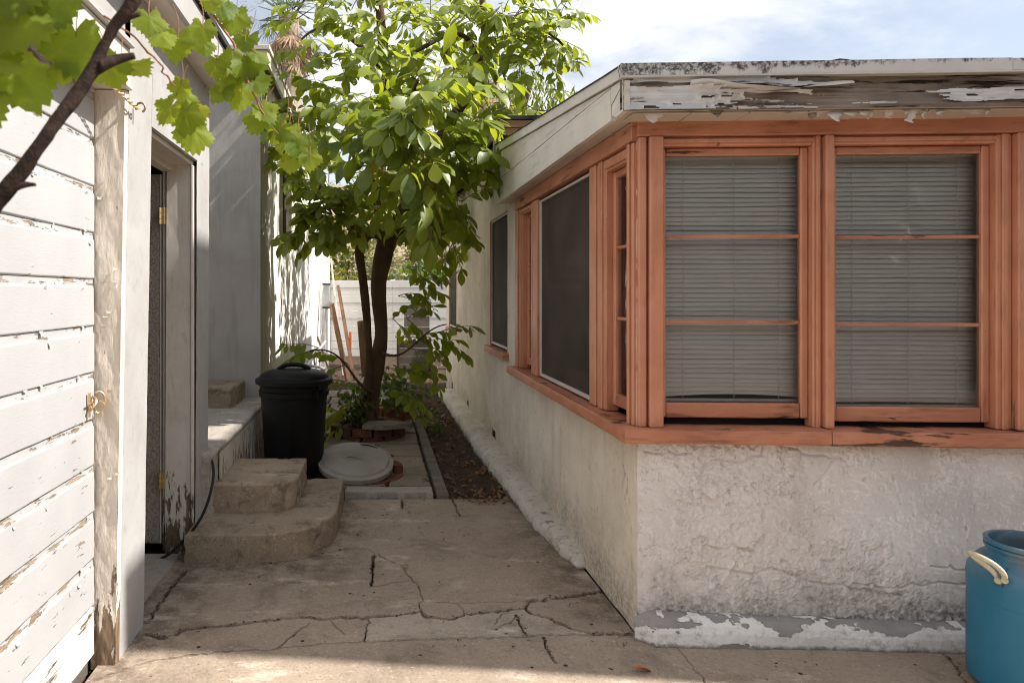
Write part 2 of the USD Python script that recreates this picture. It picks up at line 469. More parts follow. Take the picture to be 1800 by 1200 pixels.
def leaf_mat(name, c1, c2, c3, trans=.45, rough=.38, tcol=1.5, spec=.45):
    g = Graph(); p = pos(g)
    isl = g("geometry").random_per_island
    rnd = g("object_info").random
    r = mth(g, "fraction", mth(g, "add", isl, rnd))
    col = ramp(g, r, [(0, c1), (.55, c2), (.9, c2), (1, c3)])
    col = mixc(g, smooth_(g, noise(g, p, 34, 4), .45, .75, 0, .35), col, tuple(c * 1.35 for c in c2))
    col = mixc(g, smooth_(g, noise(g, p, 26, 4, .65), .64, .70, 0, .55), col, (.16, .085, .03))
    tc = mixc(g, 1.0, col, (1.5 * tcol, 1.35 * tcol, .55 * tcol), "multiply")
    b = g("principled_bsdf", base_color=col, roughness=rough, specular_ior_level=spec, normal=bump(g, noise(g, p, 70, 3), .002, .5))
    t = g("translucent_bsdf", color=tc)
    return g.done(name, surface=g("mix_closure", fac=trans, closure1=b.BSDF, closure2=t.BSDF).closure)


M["leaf"] = leaf_mat("tree_leaf", (.075, .12, .016), (.175, .225, .028), (.36, .33, .05), trans=.45, tcol=1.6, rough=.40, spec=.45)
M["grape"] = leaf_mat("grape_leaf", (.10, .155, .022), (.165, .215, .028), (.30, .27, .035), trans=.55, tcol=1.75, spec=.25, rough=.55)
M["weed"] = leaf_mat("weed_leaf", (.04, .085, .018), (.075, .13, .028), (.15, .17, .03), trans=.4)
M["hedge"] = leaf_mat("added_hedge_leaf", (.026, .030, .018), (.036, .040, .024), (.05, .05, .03), trans=.2)
M["shrub_yellow"] = leaf_mat("shrub_leaf", (.10, .12, .03), (.16, .17, .04), (.26, .22, .06), trans=.4)
M["shrub_olive"] = leaf_mat("olive_leaf", (.08, .085, .04), (.13, .125, .06), (.22, .18, .09), trans=.3)
M["drooping"] = leaf_mat("drooping_leaf", (.07, .11, .022), (.12, .16, .03), (.20, .20, .04), trans=.45)
M["palm_leaf"] = leaf_mat("palm_leaf", (.05, .08, .025), (.08, .11, .03), (.25, .21, .06), trans=.3)

# sky: the physical sky with thin cloud mixed in
g = Graph()
tc_ = g("texture_coordinate").generated
sky = g("sky_texture", sky_type="single_scattering", sun_disc=False, sun_elevation=float(math.asin(sdir[2])), sun_rotation=float(math.atan2(sdir[0], sdir[1])),
        altitude=60.0, air_density=1.0, aerosol_density=1.6, ozone_density=1.0)
cl = noise(g, stretch(g, tc_, (1.0, 1.0, 2.6)), 2.6, 7, .58, .35)
cover = smooth_(g, cl, .36, .66, .26, .93)
CLOUD = (8.9, 8.75, 8.6)
skycol = mixc(g, cover, sky.color, CLOUD)
bg = g("background_shader", color=skycol, strength=.085)
sky_mat = g.done("sky_look", surface=bg.background)
dome = UsdLux.DomeLight.Define(stage, "/World/sky")
UsdShade.MaterialBindingAPI.Apply(dome.GetPrim()).Bind(sky_mat)
tag(dome.GetPrim(), "pale blue sky with thin white cloud", None, None, "structure")

# ------------------------------------------------------------------ ground, pavement
gr = 140
xs = np.concatenate([[-gr, -60, -20, -6], np.arange(-3, 6.01, .25), [10, 25, 60, gr]])
ys = np.concatenate([[-60, -20, -6], np.arange(-3, 18.01, .25), [22, 30, 60, 170]])
P = np.stack(list(np.meshgrid(xs, ys, indexing="ij")) + [np.zeros((len(xs), len(ys)))], -1)
P[..., 2] = -.05 + .018 * (meshkit.fbm(P * [2.3, 2.3, 1], 3, 5) - .5)
inside = (P[..., 0] > -1.6) & (P[..., 0] < 3.0) & (P[..., 1] > 4.6) & (P[..., 1] < 15.2)
P[..., 2] += inside * .035
obj("ground", sheet(P), M["soil"], smooth=True, label="dark bare soil under and between the paving", kind="structure")

# cracks and joints as seen in the photograph, laid on the ground
CR = []   # (photograph pixels, half width in metres)
CR.append(([(255, 1112), (290, 1118), (325, 1104), (400, 1097), (465, 1089), (530, 1082), (563, 1086), (605, 1083), (647, 1083), (700, 1080), (740, 1073), (750, 1083), (797, 1087), (817, 1078), (873, 1074), (923, 1067), (930, 1055), (1000, 1047), (1060, 1037)], .0052))
CR.append(([(923, 1067), (933, 1077), (960, 1083), (1000, 1102), (1043, 1112), (1112, 1113)], .005))
CR.append(([(907, 1080), (915, 1098), (927, 1116)], .004))
CR.append(([(170, 1192), (240, 1166), (333, 1148), (400, 1143), (480, 1139), (563, 1129), (733, 1122), (867, 1118), (1000, 1113), (1112, 1113)], .0022))
CR.append(([(647, 1083), (643, 1126)], .003))
CR.append(([(580, 1087), (592, 1101), (606, 1112)], .0016))
CR.append(([(543, 1093), (523, 1107), (487, 1137)], .0018))
CR.append(([(740, 1073), (742, 1047), (733, 1023)], .002))
CR.append(([(817, 1078), (813, 1067), (803, 1058), (767, 1057)], .0018))
CR.append(([(803, 1058), (920, 1055)], .0008))
CR.append(([(657, 972), (655, 1000), (652, 1029)], .0045))
CR.append(([(652, 1029), (720, 1018), (735, 1022)], .0010))
CR.append(([(557, 973), (607, 963), (647, 963), (683, 983), (707, 993), (715, 1007), (733, 1023)], .0022))
CR.append(([(737, 933), (750, 943), (797, 955), (850, 973), (905, 985)], .0012))
CR.append(([(328, 1000), (298, 1035), (258, 1092)], .0045))
CR.append(([(955, 1117), (963, 1140), (978, 1162)], .0035))
CR.append(([(1650, 1142), (1667, 1153), (1683, 1173), (1700, 1200)], .004))
CR.append(([(1187, 1132), (1237, 1194), (1290, 1260)], .0008))
CR.append(([(607, 876), (707, 875), (707, 891)], .005))
CR.append(([(777, 846), (795, 876), (808, 906)], .004))
CR.append(([(707, 875), (795, 873)], .003))
CR.append(([(865, 1105), (900, 1090), (907, 1080)], .0016))
CR.append(([(870, 1096), (880, 1080), (905, 1076)], .0013))
CR.append(([(1000, 1047), (1030, 1040), (1065, 1037), (1110, 1030)], .0014))
CR.append(([(460, 990), (505, 985), (557, 973)], .0014))
cuts = []
for i, (pp, w) in enumerate(CR):
    ln = jag_line([gp(*q) for q in pp], .022, .0045, i + 1)
    r = RS(100 + i)
    segs = [LineString(ln[k:k + 2]).buffer(w * (1.75 if w > .004 else 1.15) * r.uniform(.4, 1.45), resolution=2) for k in range(len(ln) - 1)]
    cuts.append(unary_union(segs))
cuts = unary_union(cuts)
yard = Polygon([(-1.9, -2.2), (3.6, -2.2), (3.6, 2.72), (1.075, 2.72), (1.06, 2.85), (1.05, 3.6), (.96, 3.85), (.9, 4.62), (-1.04, 4.62), (-1.04, 2.2), (-1.9, 2.2)])
pieces = yard.difference(cuts)
paving = thing("concrete_yard", "cracked brown concrete yard in broken slabs", None, None, "structure")
apron_line = [gp(*q) for q in CR[3][0]]
r = RS(3)
for k, pc in enumerate(sorted(getattr(pieces, "geoms", [pieces]), key=lambda q: -q.area)):
    if pc.area < 1.5e-4: continue
    c = pc.representative_point()
    up = (0.0 if c.y > 2.9 else -.004) if pc.area > .5 else r.uniform(-.010, .006)
    m = slab(pc, -.06, up, .003)
    if m is None: continue
    near = c.y < np.interp(c.x, [q[0] for q in apron_line], [q[1] for q in apron_line])
    small = pc.area < .06
    obj("concrete_slab", m, M["apron"] if near else (M["patch"] if small and k % 2 else M["concrete"]), paving)

q = RS(66)
dv, dfc, o_ = [], [], 0
for k, (pp, w) in enumerate(CR):
    if w < .0034: continue
    ln = LineString([gp(*c) for c in pp])
    for i in range(int(ln.length * 110)):
        c = np.array(ln.interpolate(q.rand(), normalized=True).coords[0]) + q.randn(2) * (.006 + .02 * (q.rand() < .15))
        sz = .0012 + .0042 * q.rand() ** 3
        v = q.randn(6, 3) * sz * [1, 1, .6]; v[:, 2] = np.abs(v[:, 2]) * .8 - .002
        v[:, :2] += c
        try: h = hull(v)
        except Exception: continue
        dv.append(np.array(h.vertices)); dfc.append(np.array(h.faces) + o_); o_ += len(h.vertices)
obj("crack_grit", trimesh.Trimesh(np.vstack(dv), np.vstack(dfc), process=False), M["grit"], paving, kind="stuff")

# flagstones between the steps and the dirt strip
flag = thing("flagstone_path", "flagstone path running along the alley to the tree", None, None, "structure")
r = RS(11)
yy = 4.66
rows = [(4.66, 4.80), (4.82, 5.34), (5.37, 5.75), (5.77, 6.22), (6.25, 6.70), (6.72, 7.25), (7.28, 7.85), (7.88, 8.5), (8.53, 9.1), (9.13, 9.7)]
for i, (y0, y1) in enumerate(rows):
    xsplit = [-.98, r.uniform(-.62, -.42), r.uniform(-.15, .08), .405]
    if i == 0: xsplit = [-.22, .405]
    for a, b in zip(xsplit[:-1], xsplit[1:]):
        j = lambda: r.uniform(-.012, .012)
        ring = [(a + .012 + j(), y0 + j()), ((a + b) / 2, y0 + j()), (b - .012 + j() * .5, y0 + j()), (b - .012, (y0 + y1) / 2 + j()), (b - .014 + j() * .5, y1 + j()), ((a + b) / 2 + j(), y1 + j()), (a + .012 + j(), y1 + j()), (a + .01, (y0 + y1) / 2 + j())]
        pl = Polygon(jag_line(list(ring) + list(ring[:1]), .05, .004, int(r.randint(9999)))[:-1]).buffer(0)
        h = .018 + r.uniform(-.006, .008) if i else .03
        obj("flagstone", slab(pl, -.04, h, .006), M["patch"] if i == 0 else M["flagstone"], flag)
for y0, y1 in ((4.62, 5.9), (5.92, 7.4), (7.42, 8.95)):
    obj("edging_board", wbox(.42, .50, y0, y1, -.05, .026 + r.uniform(-.004, .004), .006), M["grey_wood"], flag)


# ------------------------------------------------------------------ bungalow on the right
DEL = math.radians(2.6)
CD, SD = math.cos(DEL), math.sin(DEL)
CX, CY = 1.06, 2.765
def front(a, d, z): return np.array([CX + a * CD - d * SD, CY - a * SD - d * CD, z])
def side(a, d, z): return np.array([CX - d, CY + a, z])
def fx(u, d=0.0):
    q = (u - U0) / FPX
    return (q * (CY - d * CD) - CX + d * SD) / (CD + q * SD)


bung = thing("bungalow", "low stucco bungalow with orange wooden windows and a peeling roof edge, right of the alley", "house")


def wall_sheet(place, a0, a1, z0, z1, step, holes, disp):
    A = np.unique(np.concatenate([np.linspace(a0, a1, int((a1 - a0) / step) + 1), [h for q in holes for h in q[:2]]]))
    Z = np.unique(np.concatenate([np.linspace(z0, z1, int((z1 - z0) / step) + 1), [h for q in holes for h in q[2:]]]))
    AA, ZZ = np.meshgrid(A, Z, indexing="ij")
    D = disp(AA, ZZ)
    pts = np.moveaxis(place(AA, D, ZZ), 0, -1)
    ca, cz = (A[:-1] + A[1:])[:, None] / 2, (Z[:-1] + Z[1:])[None] / 2
    keep = np.ones((len(A) - 1, len(Z) - 1), bool)
    for h in holes: keep &= ~((ca > h[0]) & (ca < h[1]) & (cz > h[2]) & (cz < h[3]))
    m = sheet(pts, keep)
    return m


def orient(m, direction):
    if (m.face_normals * m.area_faces[:, None]).sum(0) @ np.asarray(direction) < 0: m.invert()
    return m


def wall_core(place, a0, a1, z0, z1, holes, d0, d1):
    es = sorted({a0, a1, *[h for q in holes for h in q[:2]]})
    out = []
    for p, q in zip(es[:-1], es[1:]):
        mid = (p + q) / 2
        hs = sorted([h for h in holes if h[0] < mid < h[1]], key=lambda h: h[2])
        z = z0
        for h in hs:
            if h[2] > z: out.append(pbox(place, p, q, d0, d1, z, h[2], .0005))
            z = h[3]
        if z < z1: out.append(pbox(place, p, q, d0, d1, z, z1, .0005))
    return cat_(out)


def rough_fbm(p, octaves, seed, gain):
    p = np.asarray(p, float); a, t, out = 1.0, 0.0, 0.0
    for o in range(octaves):
        out = out + a * (meshkit.noise(p * 2.03 ** o, seed + o) - .5); t += a; a *= gain
    return out / t * 2.2 + .5


def trowel(AA, ZZ, seed, amp):
    """Hand-thrown stucco: smooth skim, torn thin plates with ragged edges, patches of crumbs."""
    q = np.stack([AA, ZZ, np.full_like(AA, seed)], -1)
    n = rough_fbm(q * [4.5, 7, 1], 8, seed, .66)
    n2 = rough_fbm(q * [7, 10, 1], 8, seed + 30, .68)
    area = ss(meshkit.fbm(q * [2.4, 3.4, 1], 4, seed + 5), .49, .60)
    plate = ss(n, .53, .555) * (.22 + .40 * area) + ss(n2, .56, .585) * .55 * area
    grit = np.clip(rough_fbm(q * [55, 55, 1], 4, seed + 9, .7) - .5, 0, 1) * area
    pit = -ss(rough_fbm(q * [26, 26, 1], 4, seed + 17, .6), .72, .80) * .8 * (.25 + .75 * area)
    crack = np.exp(-((rough_fbm(q * [3, 4.5, 1], 8, seed + 13, .62) - .5) / .006) ** 2) * ss(meshkit.fbm(q * 1.8, 3, seed + 14), .50, .56)
    wave = meshkit.fbm(q * 3, 3, seed + 11) - .5
    fine = rough_fbm(q * [70, 90, 1], 3, seed + 7, .6) - .5
    return amp * (plate * .62 + grit * 1.4 + pit + fine * (.10 + .25 * area) + wave * .9 - crack * .6)


# front wall below the sill
FA1 = 3.3
def dfront(A, Z):
    d = trowel(A, Z, 21, .0072)
    for pts_, w in ((([0.03, .745], [.10, .735], [.22, .742]), .004), (([.50, .79], [.49, .735], [.42, .71], [.30, .715]), .005), (([.55, .785], [.66, .74], [.80, .73], [.74, .66], [.70, .62]), .004),
                    (([.28, .28], [.36, .27], [.46, .255], [.50, .27], [.58, .27], [.66, .235], [.85, .20], [1.05, .175]), .005), (([.85, .225], [1.0, .21], [1.2, .235], [1.4, .22]), .004),
                    (([.30, .36], [.36, .35], [.38, .372], [.47, .34]), .006), (([1.15, .30], [1.3, .285], [1.42, .29]), .004)):
        ln = LineString(jag_line(pts_, .025, .007, 5))
        co = np.array(ln.coords)
        dist = np.full(A.shape, 9.0)
        for p, q in zip(co[:-1], co[1:]):
            ab = q - p; t = np.clip(((A - p[0]) * ab[0] + (Z - p[1]) * ab[1]) / (ab @ ab), 0, 1)
            dist = np.minimum(dist, np.hypot(A - p[0] - t * ab[0], Z - p[1] - t * ab[1]))
        d = d - .009 * np.exp(-(dist / w) ** 2)
    return d
m = wall_sheet(front, 0.0, 1.75, 0, .80, .0031, [], dfront)
obj("front_wall", orient(m, [0, -1, 0]), M["stucco_front"], bung, smooth=True)
m = cat_([pbox(front, .02, FA1, -.14, -.012, -.04, .80), pbox(front, 1.75, FA1, -.012, .0, -.04, .80), pbox(front, fx(1900), FA1, -.14, 0, .84, 2.08)])
obj("front_wall_core", m, M["stucco_front"], bung)

# side wall: holes for the bay windows, two more windows, three vents
A_bay = 2.345
hl_bay = (.05, 2.31, .80, 2.08)
hl_w2 = (2.70, 3.53, .90, 2.055)
hl_w3 = (6.15, 7.05, .90, 2.055)
vents = [(3.28, 3.42, .055, .165), (4.98, 5.12, .055, .165), (6.6, 6.74, .055, .165)]
holes = [hl_bay, hl_w2, hl_w3] + vents
A_end = 7.45
def dside(A, Z):
    q = np.stack([A, Z, np.full_like(A, 3.0)], -1)
    d = .006 * (meshkit.fbm(q * [14, 10, 1], 5, 31) - .5) + .012 * (meshkit.fbm(q * 2.2, 3, 33) - .5)
    d -= .009 * np.exp(-((A - A_bay - .002 * np.sin(Z * 30)) / .005) ** 2) * (Z < .8)
    return d * (A > .004)
Alim = [0, A_end]
m = wall_sheet(side, 0.0, A_end, 0, 2.62, .012, holes, dside)
top_cut = m.triangles_center
keep = ~((top_cut[:, 1] < CY + 2.42) & (top_cut[:, 2] > 2.10))
m.update_faces(keep); m.remove_unreferenced_vertices()
obj("side_wall", orient(m, [-1, 0, 0]), M["stucco_side"], bung, smooth=True)
core = wall_core(side, .02, A_bay, -.04, 2.08, [(.02, 2.31, .80, 2.08)] + [], -.14, -.012)
core2 = wall_core(side, A_bay, A_end, -.04, 2.62, [hl_w2, hl_w3] + vents, -.14, -.012)
back = [wbox(1.07, 5.9, 10.1, 10.2, -.04, 2.6), wbox(1.2, 5.9, 5.9, 5.98, -.04, 2.6), wbox(4.28, 4.36, 2.7, 10.1, -.04, 2.6), wbox(1.03, 4.3, 5.32, 5.42, 2.1, 2.62)]
obj("side_wall_core", cat_([core, core2] + back), M["room"], bung)
for v in vents:
    obj("wall_vent", cat_([pbox(side, v[0] - .004, v[1] + .004, -.06, -.03, v[2] - .004, v[3] + .004)] + [pbox(side, v[0], v[1], -.03, -.012, v[2] + .01 + k * .022, v[2] + .014 + k * .022, .001) for k in range(5)]), M["dark_void"], bung)

# sill boards, header, corner boards
ZS0, ZS1 = .788, .845
def board(place, a0, a1, d0, d1, z0, z1, seed=0, amp=.0018, ch=.006):
    """A weathered board: many short sections with a wandering edge."""
    n = max(2, int(abs(a1 - a0) / .03))
    A = np.linspace(a0, a1, n)
    sec = np.array([(d0, z0), (d1 - ch, z0), (d1, z0 + ch), (d1, z1 - ch), (d1 - ch, z1), (d0, z1)])
    q = np.stack([A, np.full(n, seed * 3.1), np.zeros(n)], -1)
    rows_ = []
    for k, (d, z) in enumerate(sec):
        wz = (meshkit.fbm(q * 9 + k * 7.7, 3, seed) - .5) * 2 * amp
        wd = (meshkit.fbm(q * 9 + k * 3.3 + 50, 3, seed) - .5) * 2 * amp * (k not in (0, 5))
        rows_.append(np.array([place(a, d + x, z + y) for a, x, y in zip(A, wd, wz)]))
    G_ = np.stack(rows_ + rows_[:1], 1)
    m = sheet(G_)
    caps = []
    for e in (0, -1):
        c = G_[e, :-1]
        caps.append(trimesh.Trimesh(c, [[0, i, i + 1] for i in range(1, len(c) - 1)], process=False))
    m = cat_([m] + caps)
    m.merge_vertices(); m.fix_normals()
    return m


obj("sill", board(front, -.07, fx(1460, .06), -.06, .068, ZS0, ZS1, 1, .004), M["trim_h"], bung, smooth=30, label="cracked orange sill board under the left front window")
obj("sill", board(front, fx(1460, .06) + .004, 2.5, -.06, .068, ZS0 - .003, ZS1 - .002, 2, .004), M["trim_h"], bung, smooth=30)
obj("sill", board(side, -.055, 2.39, -.06, .07, ZS0 - .001, ZS1 - .003, 3, .003), M["trim_h"], bung, smooth=30)
obj("header_board", pbox(front, -.004, 2.5, -.06, .026, 2.015, 2.079), M["trim_h"], bung)
obj("header_board", pbox(side, .0, 2.32, -.06, .024, 2.0, 2.078), M["trim_h"], bung)


def window(place, a0, a1, z0, z1, sash, muntins, name="window", stile=.032, top=.034, bottom=.06, depth=-.028, split=None):
    """A casement: moulded casing, sash stiles and rails, muntins and panes. sash = (glass a0, a1, z0, z1)."""
    g0, g1, gz0, gz1 = sash
    cs = []
    for a, b in ((a0, g0 - stile), (g1 + stile, a1)):
        cs.append(pbox(place, a, b, -.06, .002, z0, z1, .004))
        w = (b - a)
        if w > .02: cs.append(pbox(place, a + w * .3, b - w * .3, .0, .010, z0, z1, .004))
    cs.append(pbox(place, g0 - stile, g1 + stile, -.06, .0, gz1 + top, z1, .004))
    cs.append(pbox(place, g0 - stile - .004, g1 + stile + .004, -.0, .008, gz1 + top + .012, z1 - .008, .003))
    w = obj(name, cat_(cs), M["trim"], bung)
    for a, b in ((g0 - stile, g0), (g1, g1 + stile)):
        obj("stile", pbox(place, a + .0015, b, depth - .03, depth, gz0 - bottom, gz1 + top - .002, .005), M["trim"], w)
    obj("rail", pbox(place, g0, g1, depth - .03, depth - .001, gz1, gz1 + top - .002, .005), M["trim_h"], w)
    obj("rail", pbox(place, g0, g1, depth - .03, depth - .001, gz0 - bottom, gz0, .005), M["trim_h"], w)
    for z in muntins:
        obj("muntin", pbox(place, g0, g1, depth - .022, depth - .004, z - .007, z + .007, .004), M["trim_h"], w)
    zs = [gz0] + list(muntins) + [gz1]
    for p, q in zip(zs[:-1], zs[1:]):
        obj("pane", pbox(place, g0 - .004, g1 + .004, depth - .018, depth - .015, p - .003, q + .003, .0005), M["glass"], w)
    return w


zf = lambda v: CAMZ - (v - V0) / FPX * 2.74
Z0w = .845
window(front, fx(1163), fx(1445), Z0w, 2.014, (fx(1175), fx(1414), zf(711), zf(270)), [zf(567), zf(414)])
window(front, fx(1461), fx(1778), Z0w, 2.014, (fx(1478), fx(1736), zf(716), zf(270)), [zf(571), zf(416)])
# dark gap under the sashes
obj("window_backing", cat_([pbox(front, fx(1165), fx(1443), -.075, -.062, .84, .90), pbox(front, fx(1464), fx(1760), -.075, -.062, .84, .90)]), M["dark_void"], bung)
# corner boards
cz1 = 2.0
for (a, b, d) in ((.0, fx(1137) - fx(1123) + .0, .020), (fx(1138), fx(1163) - .001, .030)):
    obj("corner_board", pbox(front, a, b, -.06, d, Z0w, 2.014, .005), M["trim"], bung)
obj("mullion", pbox(front, fx(1445) + .0005, fx(1461) - .0005, -.06, .028, Z0w, 2.014, .006), M["trim"], bung)
obj("wide_board", pbox(front, fx(1779), fx(1905), -.06, .03, Z0w, 2.014, .005), M["trim"], bung)
for (a, b, d) in ((.006, .030, .016), (.032, .052, .026), (.054, .074, .012)):
    obj("corner_board", pbox(side, a, b, -.06, d, Z0w - .001, 1.998, .005), M["trim"], bung)
zs_ = lambda v, Y: CAMZ - (v - V0) / FPX * Y
window(side, .076, .495, Z0w, 1.999, (.125, .335, .93, 1.905), [1.27, 1.59], stile=.034, bottom=.055)
obj("mullion", pbox(side, .496, .585, -.06, .012, Z0w, 1.998, .005), M["trim"], bung)
obj("mullion", pbox(side, 1.665, 1.80, -.06, .012, Z0w, 1.998, .005), M["trim"], bung)
window(side, 1.801, 2.24, Z0w, 1.999, (1.90, 2.13, .93, 1.92), [1.27, 1.59], stile=.034, bottom=.055, depth=-.035)
obj("corner_board", pbox(side, 2.241, 2.325, -.06, .02, Z0w, 1.998, .005), M["trim"], bung)


def screen(place, a0, a1, z0, z1, rail=None, name="screen_window"):
    fr = cat_([pbox(place, a0, a0 + .014, -.03, -.004, z0, z1), pbox(place, a1 - .014, a1, -.03, -.004, z0, z1), pbox(place, a0 + .014, a1 - .014, -.03, -.004, z0, z0 + .02), pbox(place, a0 + .014, a1 - .014, -.03, -.004, z1 - .014, z1)])
    w = obj(name, fr, M["white_frame"], bung)
    obj("insect_screen", pbox(place, a0 + .012, a1 - .012, -.019, -.017, z0 + .016, z1 - .012, .0002), M["screen"], w)
    if rail:
        obj("rail", pbox(place, a0, a1, -.09, -.055, rail - .018, rail + .018), M["trim_h"], w)
        obj("rail", pbox(place, a0, a1, -.09, -.055, z0, z0 + .10), M["trim_h"], w)
        obj("pane", pbox(place, a0, a1, -.075, -.072, z0 + .09, z1, .0003), M["glass"], w)
    return w


screen(side, .587, 1.663, .852, 1.985, 1.43)
for h in (hl_w2, hl_w3):
    screen(side, h[0] + .012, h[1] - .012, h[2] + .03, h[3] - .012, 1.5)
    obj("window_casing", cat_([pbox(side, h[0], h[0] + .012, -.10, .004, h[2], h[3]), pbox(side, h[1] - .012, h[1], -.10, .004, h[2], h[3]), pbox(side, h[0], h[1], -.10, .004, h[3] - .012, h[3])]), M["trim"], bung)
    obj("sill", board(side, h[0] - .05, h[1] + .05, -.06, .05, h[2] - .045, h[2] + .012, int(h[0] * 10), .004), M["trim_h"], bung, smooth=30)

# roof of the bay: soffit, fascia, drip edge, felt
OF, OS = .165, .11           # overhang front and side
def roofpt(a, d, z): return front(a, d, z)
FX, FY = CX - OS, CY - OF
zr0, zr1, YR1 = 2.258, 2.555, 5.36
slope = (zr1 - zr0) / (YR1 - FY)
fa0 = -(OS) / CD + .0
# soffit (front and side)
sof = [pbox(front, fa0 + .02, 2.9, -.02, OF - .022, 2.081, 2.095)]
obj("soffit", cat_(sof), M["soffit_paint"], bung)
obj("soffit", wbox(FX + .021, CX + .02, FY + .15, YR1 - .06, 2.0805, 2.094), M["soffit_paint"], bung)
for k in range(9):
    a = fa0 + .05 + k * .22
    obj("soffit_board", pbox(front, a, a + .216, .02, OF - .024, 2.068 + RS(k).uniform(0, .006), 2.0795, .002), M["soffit_paint"], bung)
# front fascia: weathered board with real paint film on it
FZ0, FZ1 = 2.078, 2.204
NA, NZ = 700, 44
A = np.linspace(fa0 + .004, 2.25, NA); Z = np.linspace(FZ0, FZ1, NZ)
AA, ZZ = np.meshgrid(A, Z, indexing="ij")
q = np.stack([AA * 2.2, ZZ * 95, np.zeros_like(AA)], -1)
grain = meshkit.fbm(q, 5, 41); rot = ss(meshkit.fbm(np.stack([AA * 2.2, ZZ * 22, np.ones_like(AA)], -1), 4, 43), .45, .62)
u_ = (AA - fa0) / (2.25 - fa0)
bad = ss(AA, .28, 1.05) * ss(ZZ, 2.10, 2.16)
dep = OF - .004 - .016 * (grain - .4) - .020 * rot * bad
# split along the board
sp = np.exp(-((ZZ - 2.172 + .02 * (meshkit.fbm(np.stack([AA * 3, AA * 0, AA * 0], -1), 3, 4) - .5)) / .004) ** 2) * ss(AA, .2, .5)
dep -= .012 * sp
edge_z = .008 * (meshkit.fbm(np.stack([AA * 14, AA * 0, AA * 0 + 3], -1), 3, 8) - .3) * (ZZ < 2.09)
m = sheet(np.moveaxis(front(AA, dep, ZZ + edge_z), 0, -1))
obj("fascia_board", orient(m, [0, -1, 0]), M["bare_wood"], bung, smooth=True, label="weathered front fascia board with grey bare wood")
obj("fascia_core", pbox(front, fa0 + .005, 2.9, OF - .05, OF - .022, FZ0 + .012, FZ1 + .03), M["bare_wood"], bung)
pm = meshkit.fbm(np.stack([AA * 2.6, ZZ * 42, np.full_like(AA, 2.0)], -1), 5, 47) + .09 * (meshkit.fbm(np.stack([AA * 40, ZZ * 60, np.full_like(AA, 5.0)], -1), 3, 49) - .5)
band = np.exp(-((ZZ - 2.128) / .022) ** 2) * ss(AA, .95, 1.15)
pm = .55 * pm + .45 * meshkit.fbm(np.stack([AA * 6, ZZ * 130, np.full_like(AA, 12.0)], -1), 5, 53)
bias = .055 * (1 - ss(AA, .45, .85)) + .17 * band - .17 * bad - .05 * ss(AA, .5, .9) * (1 - band)
mask = (pm + bias) > .47
mask[:, 0] = False
ed = ndimage.distance_transform_edt(mask, sampling=(A[1] - A[0], Z[1] - Z[0]))
curl = meshkit.fbm(np.stack([AA * 9, ZZ * 14, np.full_like(AA, 8.0)], -1), 3, 51)
lift = .0024 + ss(curl, .40, .65) * .016 * np.exp(-ed / .008) + .003 * np.exp(-ed / .004)
pd = OF - .004 - .003 * (grain - .4) + lift
# a long twisted strip of loose paint across the left half
tw = np.exp(-((ZZ - (2.176 - .12 * (AA - .13) * (AA < .45) - .0384 * (AA >= .45) + .10 * (AA - .45) * (AA >= .45))) / .012) ** 2) * ss(AA, .10, .2) * (1 - ss(AA, .72, .8))
pd += .022 * tw
keep = mask[:-1, :-1] & mask[1:, :-1] & mask[1:, 1:] & mask[:-1, 1:]
m = sheet(np.moveaxis(front(AA, pd, ZZ), 0, -1), keep)
obj("paint_film", orient(m, [0, -1, 0]), M["fascia_paint"], bung, smooth=True, label="grey white paint peeling off the front fascia")
strip = spline([front(.14, OF + .006, 2.178), front(.26, OF + .02, 2.166), front(.40, OF + .026, 2.146), front(.52, OF + .022, 2.150), front(.64, OF + .018, 2.166), front(.74, OF + .008, 2.176)], 30)
rows_ = []
for i, c in enumerate(strip):
    t = i / 29
    w = .012 + .012 * math.sin(t * 3.1) + .004 * math.sin(t * 17)
    an = .5 + 1.9 * t
    off = np.array([0, -math.sin(an), math.cos(an)])
    rows_.append([c - off * w, c - off * w * .3 + [0, -.004, 0], c + off * w * .4 + [0, -.004, 0], c + off * w])
obj("paint_strip", sheet(np.array(rows_)), M["white_frame"], bung, smooth=True, label="twisted strip of loose white paint on the fascia")
# drip edge, front and side
j1 = fx(1776, OF)
obj("drip_edge", board(front, fa0 - .008, j1, OF - .03, OF + .010, 2.210, zr0, 5, .0012, .002), M["flashing"], bung, smooth=30)
obj("drip_edge", board(front, j1 + .003, 2.9, OF - .03, OF + .008, 2.211, zr0 - .002, 6, .0012, .002), M["flashing"], bung, smooth=30)
obj("drip_lip", pbox(front, fa0 - .008, 2.9, OF - .02, OF + .014, 2.203, 2.2095, .001), M["white_frame"], bung)


def side_strip(name, z_low, z_high, x0, x1, mat, y0=FY, y1=YR1, seed=0):
    """A board on the side fascia between two lines given as (z at the near end, z at the far end)."""
    n = 60
    Y = np.linspace(y0, y1, n)
    t = (Y - FY) / (YR1 - FY)
    wob = lambda k: .0025 * (meshkit.fbm(np.stack([Y * 4, Y * 0 + k, Y * 0], -1), 3, seed) - .5)
    lo, hi = z_low[0] + (z_low[1] - z_low[0]) * t + wob(1), z_high[0] + (z_high[1] - z_high[0]) * t + wob(2)
    xo = np.full(n, x0) + wob(3) * 2
    ring = [np.stack([np.full(n, x1), Y, lo], -1), np.stack([xo, Y, lo], -1), np.stack([xo, Y, hi], -1), np.stack([np.full(n, x1), Y, hi], -1)]
    G_ = np.stack(ring + ring[:1], 1)
    m = cat_([sheet(G_)] + [trimesh.Trimesh(G_[e, :4], [[0, 1, 2], [0, 2, 3]], process=False) for e in (0, -1)])
    m.merge_vertices(); m.fix_normals()
    return obj(name, m, mat, bung)


